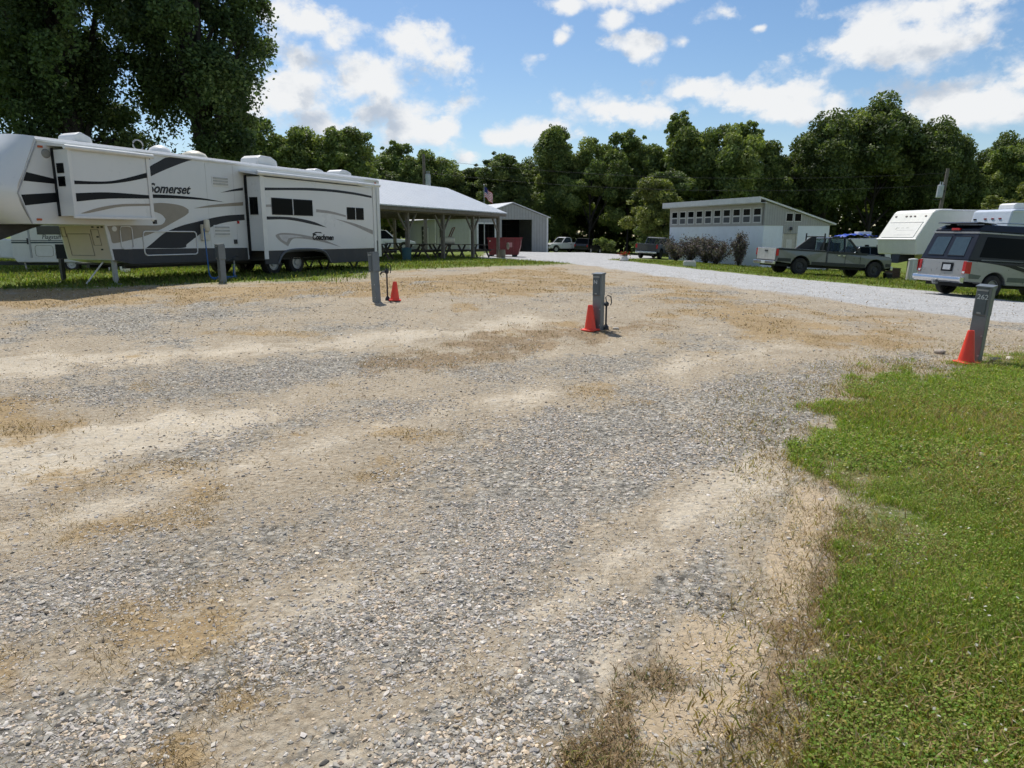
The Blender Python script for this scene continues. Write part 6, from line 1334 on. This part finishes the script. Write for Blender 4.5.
# ------------------------------------------------------------------ folding camper seen under the long trailer's nose
FC = thing('folding_camper', 'low white folding camper with dark stripes seen under the nose of the long trailer', 'camper', (-16.75, 24.2, gz(-15, 24)), R(0))
BWHITE = M('camper_offwhite', (.66, .65, .62), .4, var=.05, dirt=.12)
m_ = MB(); m_.prism([(.12, .30), (0, .48), (.0, 1.78), (3.3, 1.78), (3.3, .30)], 0, 2.1); m_.build('body', BWHITE, FC, bevel=.03)
m_ = MB(); m_.box(-.06, 3.36, -.05, 2.15, 1.785, 1.98); m_.build('folding_roof', BWHITE, FC, bevel=.04)
for a, b in ((.92, 1.75), (1.80, 3.1)):
    m_ = MB(); m_.box(a, b, -.015, -.001, 1.22, 1.50); m_.build('window', M('smoked_window', (.03, .032, .035), .2), FC)
m_ = MB(); m_.box(.01, 3.29, -.006, -.001, .93, .985); m_.box(.01, 3.29, -.006, -.001, 1.01, 1.035); m_.parts('dark_stripe', M('slate_vinyl', (.05, .065, .075), .4), FC)
m_ = MB(); m_.box(.60, .66, -.02, -.001, .45, 1.75); m_.build('door_post', M('seam_grey', (.36, .36, .36), .5), FC)
m_ = MB(); m_.box(.55, .59, -.03, -.001, .9, 1.1); m_.build('latch', DSTEEL, FC)
frame(.78, 1.38, .50, .86, .008, M('seam_tan', (.30, .28, .24), .5), 'hatch', 0, .003, FC)
m_ = MB(); m_.box(1.40, 1.45, -.02, -.001, .55, .66); m_.build('outlet', WHITE2, FC, bevel=.01)
m_ = MB(); m_.box(1.47, 2.05, -.02, -.001, .42, .90); m_.box(1.67, 1.77, -.03, -.021, .74, .84) ; m_.build('fridge_vent', BLACK, FC)
text('lettering', 'Flagstaff', CHAR, FC, (1.05, -.004, 1.075), (1, 0, 0), (0, 0, 1), .20, .25, .002)
m_ = MB(); m_.prism([(-.95, .45), (-.95, .98), (-.80, 1.08), (-.22, 1.08), (-.10, .98), (-.10, .40)], .3, 1.6); m_.build('gas_bottle_cover', WHITE2, FC, bevel=.06)
m_ = MB(); m_.box(-1.4, 3.2, .9, 1.1, .18, .30); m_.box(-.02, 3.2, .3, .4, .2, .298); m_.box(-.02, 3.2, 1.7, 1.8, .2, .298); m_.tube([(1.9, .2, .22), (1.9, 1.9, .22)], .04, 8); m_.build('chassis', DSTEEL, FC)
wheel(FC, 1.9, .14, .26, .27, .18, -1); wheel(FC, 1.9, 1.96, .26, .27, .18, 1)
for a in (.3, 3.1):
    m_ = MB(); m_.bar((a, .12, .3), (a + .05, .08, -.0), .04, .04); m_.build('stabiliser', STEEL, FC)
# white propane bottle standing on the grass beyond the long trailer
x, y = -12.6, 23.4; t = thing('gas_bottle', 'small white gas bottle on the grass seen beneath the long camper', 'gas bottle', (x, y, gz(x, y)), 0)
m_ = MB(); m_.lathe([(0, 0), (.13, .0), (.15, .06), (.15, .30), (.11, .38), (.04, .41), (0, .41)], (0, 0, 0), 18); m_.build('tank', WHITE2, t, smooth=True)
m_ = MB(); m_.lathe([(.09, .39), (.10, .50), (.085, .50), (.08, .40)], (0, 0, 0), 14); m_.lathe([(.12, -.02), (.13, .0), (.12, .02)], (0, 0, 0), 14); m_.build('collar', DSTEEL, t)
# ------------------------------------------------------------------ trees
LEAFM = attrmat('tree_leaves', .6, transl=.3, spec=.3)
def crown_arrays(seed, H, Rx, zb, nclump, nleaf, leaf, pal, droop=0.0, shell=.5, tips=None, light=(1.0, 1.0), cr=.26):
    """leaf faces spread through clumps in an uneven crown between zb and H"""
    rg = np.random.default_rng(seed); zc = zb + (H - zb) * .52; hz = (H - zb) * .5
    d = rg.normal(size=(nclump, 3)); d /= np.linalg.norm(d, axis=1)[:, None]; rr = shell + (1 - shell) * rg.random(nclump)
    rr *= .74 + .44 * rg.random(nclump)
    C = d * rr[:, None] * np.array([Rx, Rx, hz]) * .86
    if not droop:
        nl_ = 9; lc = rg.normal(size=(nl_, 3)); lc /= np.linalg.norm(lc, axis=1)[:, None]; lc *= np.array([Rx, Rx, hz]) * (.30 + .34 * rg.random(nl_))[:, None]; lc[0] = (0, 0, hz * .42); lr = .34 + .26 * rg.random(nl_); li = rg.choice(nl_, nclump, p=lr ** 2 / (lr ** 2).sum())
        C = lc[li] + d * rr[:, None] * lr[li][:, None] * np.array([Rx, Rx, hz * .9])
    k = 1 - (.45 if not droop else .35) * np.clip(C[:, 2] / hz, 0, 1) ** 2 - .10 * np.clip(-C[:, 2] / hz, 0, 1); C[:, 0] *= k; C[:, 1] *= k; C[:, 2] += zc
    cs = Rx * cr * (.5 + 1.0 * rg.random(nclump)); cb = .72 + .5 * rg.random(nclump); sprig = (rg.random(nclump) < .34) & (droop == 0); C[sprig] = (C[sprig] - np.array([0, 0, zc])) * (1.01 + .10 * rg.random((sprig.sum(), 1))) + np.array([0, 0, zc]); C[:, 2] = np.maximum(C[:, 2], zb + .2); cs[sprig] *= .5; chue = rg.random(nclump)
    w = cs ** 2; ci = rg.choice(nclump, nleaf, p=w / w.sum())
    e = rg.normal(size=(nleaf, 3)); e /= np.linalg.norm(e, axis=1)[:, None]
    e[:, 2] *= .75
    p = C[ci] + e * (cs[ci] * (.35 + .75 * rg.random(nleaf) ** .6))[:, None]
    if droop:
        hang = np.where(rg.random(nleaf) < droop)[0]; K = 9; h_ = ci[hang] * K + rg.integers(0, K, len(hang))
        so = rg.normal(size=(nclump * K, 3)) * .55; sl_ = (.9 + 2.6 * rg.random(nclump * K) ** 1.6); out = np.hypot(C[:, 0], C[:, 1]) / Rx
        u_ = rg.random(len(hang)) ** .8
        p[hang, 0] = C[ci[hang], 0] + so[h_, 0] * cs[ci[hang]] + rg.normal(size=len(hang)) * .16; p[hang, 1] = C[ci[hang], 1] + so[h_, 1] * cs[ci[hang]] + rg.normal(size=len(hang)) * .16
        p[hang, 2] = C[ci[hang], 2] + cs[ci[hang]] * .3 - u_ * sl_[h_] * (.55 + .75 * out[ci[hang]]) + rg.normal(size=len(hang)) * .1
    nrm = e * .5 + rg.normal(size=(nleaf, 3)) * .6 + np.array([0, 0, .45]); nrm /= np.linalg.norm(nrm, axis=1)[:, None]
    a = np.cross(nrm, rg.normal(size=(nleaf, 3))); a /= np.linalg.norm(a, axis=1)[:, None] + 1e-9; b = np.cross(nrm, a)
    s = (leaf * (.6 + .8 * rg.random(nleaf)))[:, None]
    V = np.stack([p - a * s, p + b * s * .62 + nrm * s * .12, p + a * s, p - b * s * .62 + nrm * s * .12], 1).reshape(-1, 3)
    pl_ = np.array(pal); T = pl_[np.clip((chue[ci] * len(pl_) + rg.normal(size=nleaf) * .7).astype(int), 0, len(pl_) - 1)] * (cb[ci] * (.8 + .4 * rg.random(nleaf)))[:, None]
    return V, np.arange(nleaf * 4).reshape(nleaf, 4), T, C
def limb_mesh(seed, H, zb, C, r0, nl=9, forks=1, base=.0):
    rg = np.random.default_rng(seed + 99); m_ = MB(); top = Vector((rg.normal() * .25, rg.normal() * .25, zb + (H - zb) * .62))
    tr = [Vector((0, 0, -.4)), Vector((0, 0, .15)), Vector((rg.normal() * .08, rg.normal() * .08, zb * .6 + .3)), Vector((top.x * .4, top.y * .4, zb + (H - zb) * .3)), top]
    m_.tube(crom(tr, 4), list(np.linspace(r0 * 1.0, r0 * .25, 17)), 10)
    for v_i in range(10): m_.v[v_i] = (m_.v[v_i][0] * 1.5, m_.v[v_i][1] * 1.5, m_.v[v_i][2])
    for i in rg.choice(len(C), min(nl, len(C)), replace=False):
        c = Vector(C[i]); f = .25 + .5 * rg.random(); z0 = max(zb * .55, min(c.z * .75, zb + (H - zb) * .55 * f)); st = Vector((top.x * .3 * f, top.y * .3 * f, z0)); mid = st.lerp(c, .55) + Vector((0, 0, .06 * H * rg.random()))
        m_.tube(crom([st, mid, c], 4), list(np.linspace(r0 * .42, r0 * .08, 9)), 6)
    return m_
DARKP = [(0.075, 0.103, 0.036), (0.103, 0.14, 0.044), (0.141, 0.182, 0.054), (0.089, 0.124, 0.041), (0.182, 0.217, 0.071)]
MIDP = [(0.114, 0.156, 0.046), (0.162, 0.212, 0.061), (0.222, 0.273, 0.081), (0.137, 0.184, 0.054), (0.281, 0.324, 0.101)]
LIGHTP = [(0.127, 0.15, 0.04), (0.18, 0.204, 0.056), (0.233, 0.245, 0.072), (0.149, 0.171, 0.047)]
PROTO = {}
def tree(kind, name, label, x, y, sc3, rz, group, z=None):
    """sc3 = (width, width, height) multipliers of the kind's own size"""
    z = gz(x, y) if z is None else z
    if kind not in PROTO:
        seed, H, Rx, zb, ncl, nlf, leaf, pal, droop, shell, r0 = KINDS[kind]
        t = thing(name, label, 'tree', (x, y, z), rz, group); t.scale = sc3
        V, F, T, C = crown_arrays(seed, H, Rx, zb, ncl, nlf, leaf, pal, droop, shell, cr=.165)
        limb_mesh(seed, H, zb, C, r0).build('trunk', BARK, t)
        npmesh('crown', V, F, T, LEAFM, t)
        PROTO[kind] = t; return t
    t = dup(PROTO[kind], (x, y, z), rz, label, sc3); t.name = name
    if group: t['group'] = group
    return t
KINDS = {
    'round': (11, 12, 4.4, .3, 230, 58000, .125, MIDP, 0, .5, .22),
    'tall': (12, 13, 3.6, .4, 215, 56000, .125, DARKP, 0, .45, .2),
    'airy': (13, 13, 3.8, .8, 170, 42000, .13, MIDP, 0, .5, .2),
    'dense': (14, 12, 5.0, .2, 330, 84000, .125, DARKP, 0, .55, .25),
    'loose': (15, 12, 4.2, .4, 200, 50000, .125, MIDP, 0, .45, .2),
    'yellow': (16, 8, 3.4, .2, 150, 26000, .12, LIGHTP, 0, .4, .14),
    'bright': (17, 10, 4.0, .5, 170, 34000, .13, LIGHTP, 0, .45, .2),
    'bush': (18, 2.6, 2.0, .0, 50, 6000, .10, MIDP, 0, .4, .05),
}
TL = 'trees of the long treeline behind the site'
def px(u, Y): return (u - 512) / 710.0 * Y
rt = random.Random(5)
def line(kind, name, x, y, h, wdt, label):
    Hk, Rk = KINDS[kind][1], KINDS[kind][2]; tree(kind, name, label, x, y, (wdt / Rk * 1.22, wdt / Rk * 1.22, h / Hk * 1.03), rt.random() * 6.28, TL)
# the lower trees left of centre, seen above the long camper
line('round', 'broadleaf_tree', -26.6, 75, 13.6, 4.3, 'rounded green tree just right of the huge dark shade trees, above the camper roof')
line('loose', 'broadleaf_tree', -21.4, 76, 13.6, 4.0, 'leafy green tree above the big roof air conditioner of the long camper')
line('round', 'broadleaf_tree', -16.6, 75, 12.4, 3.9, 'green tree above the rear slide-out of the long camper')
line('airy', 'broadleaf_tree', -15.6, 97, 14.9, 3.9, 'thin-topped tree above the rear end of the long camper')
line('loose', 'broadleaf_tree', -11.2, 97, 14.0, 3.7, 'green tree directly behind the utility pole by the pavilion')
line('tall', 'broadleaf_tree', -5.3, 99, 11.6, 3.5, 'low tree in the dip of the treeline right of the utility pole')
line('dense', 'broadleaf_tree', -31.5, 84, 12.0, 5.0, 'dark tree mass behind the trunks of the huge dark shade trees')
line('dense', 'broadleaf_tree', -19.5, 90, 11.5, 5.0, 'dark tree filling the gap behind the green trees over the camper')
line('dense', 'broadleaf_tree', -12.0, 104, 11.2, 4.8, 'dark tree low behind the pavilion roof ridge')
# centre, behind the shop and the road end
line('tall', 'broadleaf_tree', -1.0, 92, 12.6, 3.6, 'tree rising behind the gable of the metal shop')
line('round', 'broadleaf_tree', 5.4, 96, 16.2, 4.3, 'taller tree right of the shop gable standing above its neighbours')
line('loose', 'broadleaf_tree', 10.0, 93, 15.4, 3.9, 'tree behind the parked white single-cab pickup')
line('airy', 'broadleaf_tree', 15.0, 95, 16.8, 4.2, 'dark tree left of the yellow-green one behind the grey pickup')
line('airy', 'broadleaf_tree', 21.6, 93, 19.2, 4.6, 'tallest open-crowned tree in the middle of the treeline')
line('airy', 'broadleaf_tree', 29.6, 94, 18.2, 4.4, 'open-crowned tall tree behind the roof corner of the white building')
line('loose', 'broadleaf_tree', 25.6, 90, 17.6, 4.4, 'green tree between the two open-crowned tall trees')
line('dense', 'broadleaf_tree', 1.5, 104, 12.0, 5.5, 'deep shaded tree behind the shop roof')
line('dense', 'broadleaf_tree', 11.5, 104, 13.0, 5.8, 'deep shaded tree in the dark gap beyond the parked pickups')
line('dense', 'broadleaf_tree', 19.5, 104, 14.5, 5.8, 'deep shaded tree behind the yellow-green tree')
line('tall', 'broadleaf_tree', 17.2, 84, 10.5, 3.4, 'shaded low tree behind the yellow-green tree, left of the white building')
# right of centre
line('loose', 'broadleaf_tree', 34.2, 95, 14.6, 3.6, 'lower tree in the dip left of the big dark dome')
line('dense', 'broadleaf_tree', 39.0, 92, 17.2, 5.2, 'left shoulder of the big dark dome of trees')
line('dense', 'broadleaf_tree', 46.0, 94, 19.0, 6.8, 'largest dark dome-shaped tree above the cream fifth-wheel')
line('dense', 'broadleaf_tree', 52.5, 92, 16.4, 4.4, 'right shoulder of the big dark dome of trees')
line('tall', 'broadleaf_tree', 57.6, 95, 13.4, 3.8, 'shorter dark tree behind the right utility pole')
line('round', 'broadleaf_tree', 61.8, 92, 14.2, 4.0, 'green tree right of the right utility pole')
line('loose', 'broadleaf_tree', 67.0, 94, 16.0, 4.6, 'tall green tree at the right end of the treeline')
line('round', 'broadleaf_tree', 74.0, 92, 15.2, 5.0, 'last tree of the treeline beyond the travel trailer')
line('dense', 'broadleaf_tree', 64.5, 97, 15.4, 4.8, 'dark tree closing the skyline gap above the travel trailer')
line('dense', 'broadleaf_tree', 33.0, 105, 13.0, 6.0, 'shaded tree deep behind the white building roof')
line('dense', 'broadleaf_tree', 60.0, 104, 12.0, 6.2, 'shaded tree deep behind the right utility pole')
line('dense', 'broadleaf_tree', 70.0, 104, 12.0, 6.2, 'shaded tree deep behind the travel trailer')
line('bright', 'broadleaf_tree', 48.0, 66, 9.6, 4.4, 'sunlit yellowish tree above the travel trailer roof')
tree('yellow', 'broadleaf_tree', 'yellow-green tree with drooping branches left of the white building', px(655, 70), 70, (1.05, 1.05, .98), 1.0, TL)
BU = 'green bushes at the foot of the treeline'
for x, y, s, lab in ((9.6, 78, .72, 'low green bush right of the dark estate car'), (10.9, 80, .65, 'small green bush left of the grey pickup'), (12.9, 70, .8, 'green bush half hidden behind the grey pickup')):
    tree('bush', 'green_bush', lab, x, y, (s, s, s), x, BU)

# the two huge dark trees behind the camper
BIGP = [(0.051, 0.084, 0.031), (0.072, 0.112, 0.038), (0.097, 0.144, 0.047), (0.06, 0.097, 0.033), (0.144, 0.187, 0.069)]
def big(seed, x, y, H, Rx, zb, n, label, ncl, r0):
    t = thing('shade_tree', label, 'tree', (x, y, gz(x, y)), 0, 'huge shade trees behind the long camper')
    V, F, T, C = crown_arrays(seed, H, Rx, zb, ncl, n, .092, BIGP, .5, .35, cr=.15)
    limb_mesh(seed, H, zb, C, r0, 26).build('trunk', BARK, t)
    npmesh('crown', V, F, T, LEAFM, t)
big(31, -26.4, 36.0, 20.5, 5.3, 1.4, 95000, 'huge dark shade tree at the far left, above the tip of the camper nose', 84, .45)
big(38, -20.5, 35.0, 20.5, 4.7, 0.9, 100000, 'huge dark shade tree above the front slide-out of the long camper', 80, .42)
big(35, -15.6, 37.5, 20.0, 4.9, 1.3, 100000, 'huge dark shade tree with hanging branch tips beside the open sky', 82, .42)

# far-off wood behind the treeline: one dark mass
rg = np.random.default_rng(77); n = 60000; X = -75 + 200 * rg.random(n); tp_ = 9.0 + 5.5 * fbm(X * .12, X * 0 + 3.0, 7, 4); p = np.stack([X, 109 + 5 * rg.random(n), -1.0 + tp_ * rg.random(n) ** .8], -1)
d = rg.normal(size=(n, 3)) + np.array([0, -.5, .3]); d /= np.linalg.norm(d, axis=1)[:, None]; a = np.cross(d, rg.normal(size=(n, 3))); a /= np.linalg.norm(a, axis=1)[:, None]; b = np.cross(d, a); s_ = (.34 + .3 * rg.random(n))[:, None]
V = np.stack([p - a * s_, p + b * s_ * .7, p + a * s_, p - b * s_ * .7], 1).reshape(-1, 3); pal = np.array(DARKP)
tag(npmesh('distant_woods', V, np.arange(n * 4).reshape(n, 4), pal[rg.integers(0, 5, n)] * .8, LEAFM), 'dark mass of woods behind the treeline', None, kind='stuff')
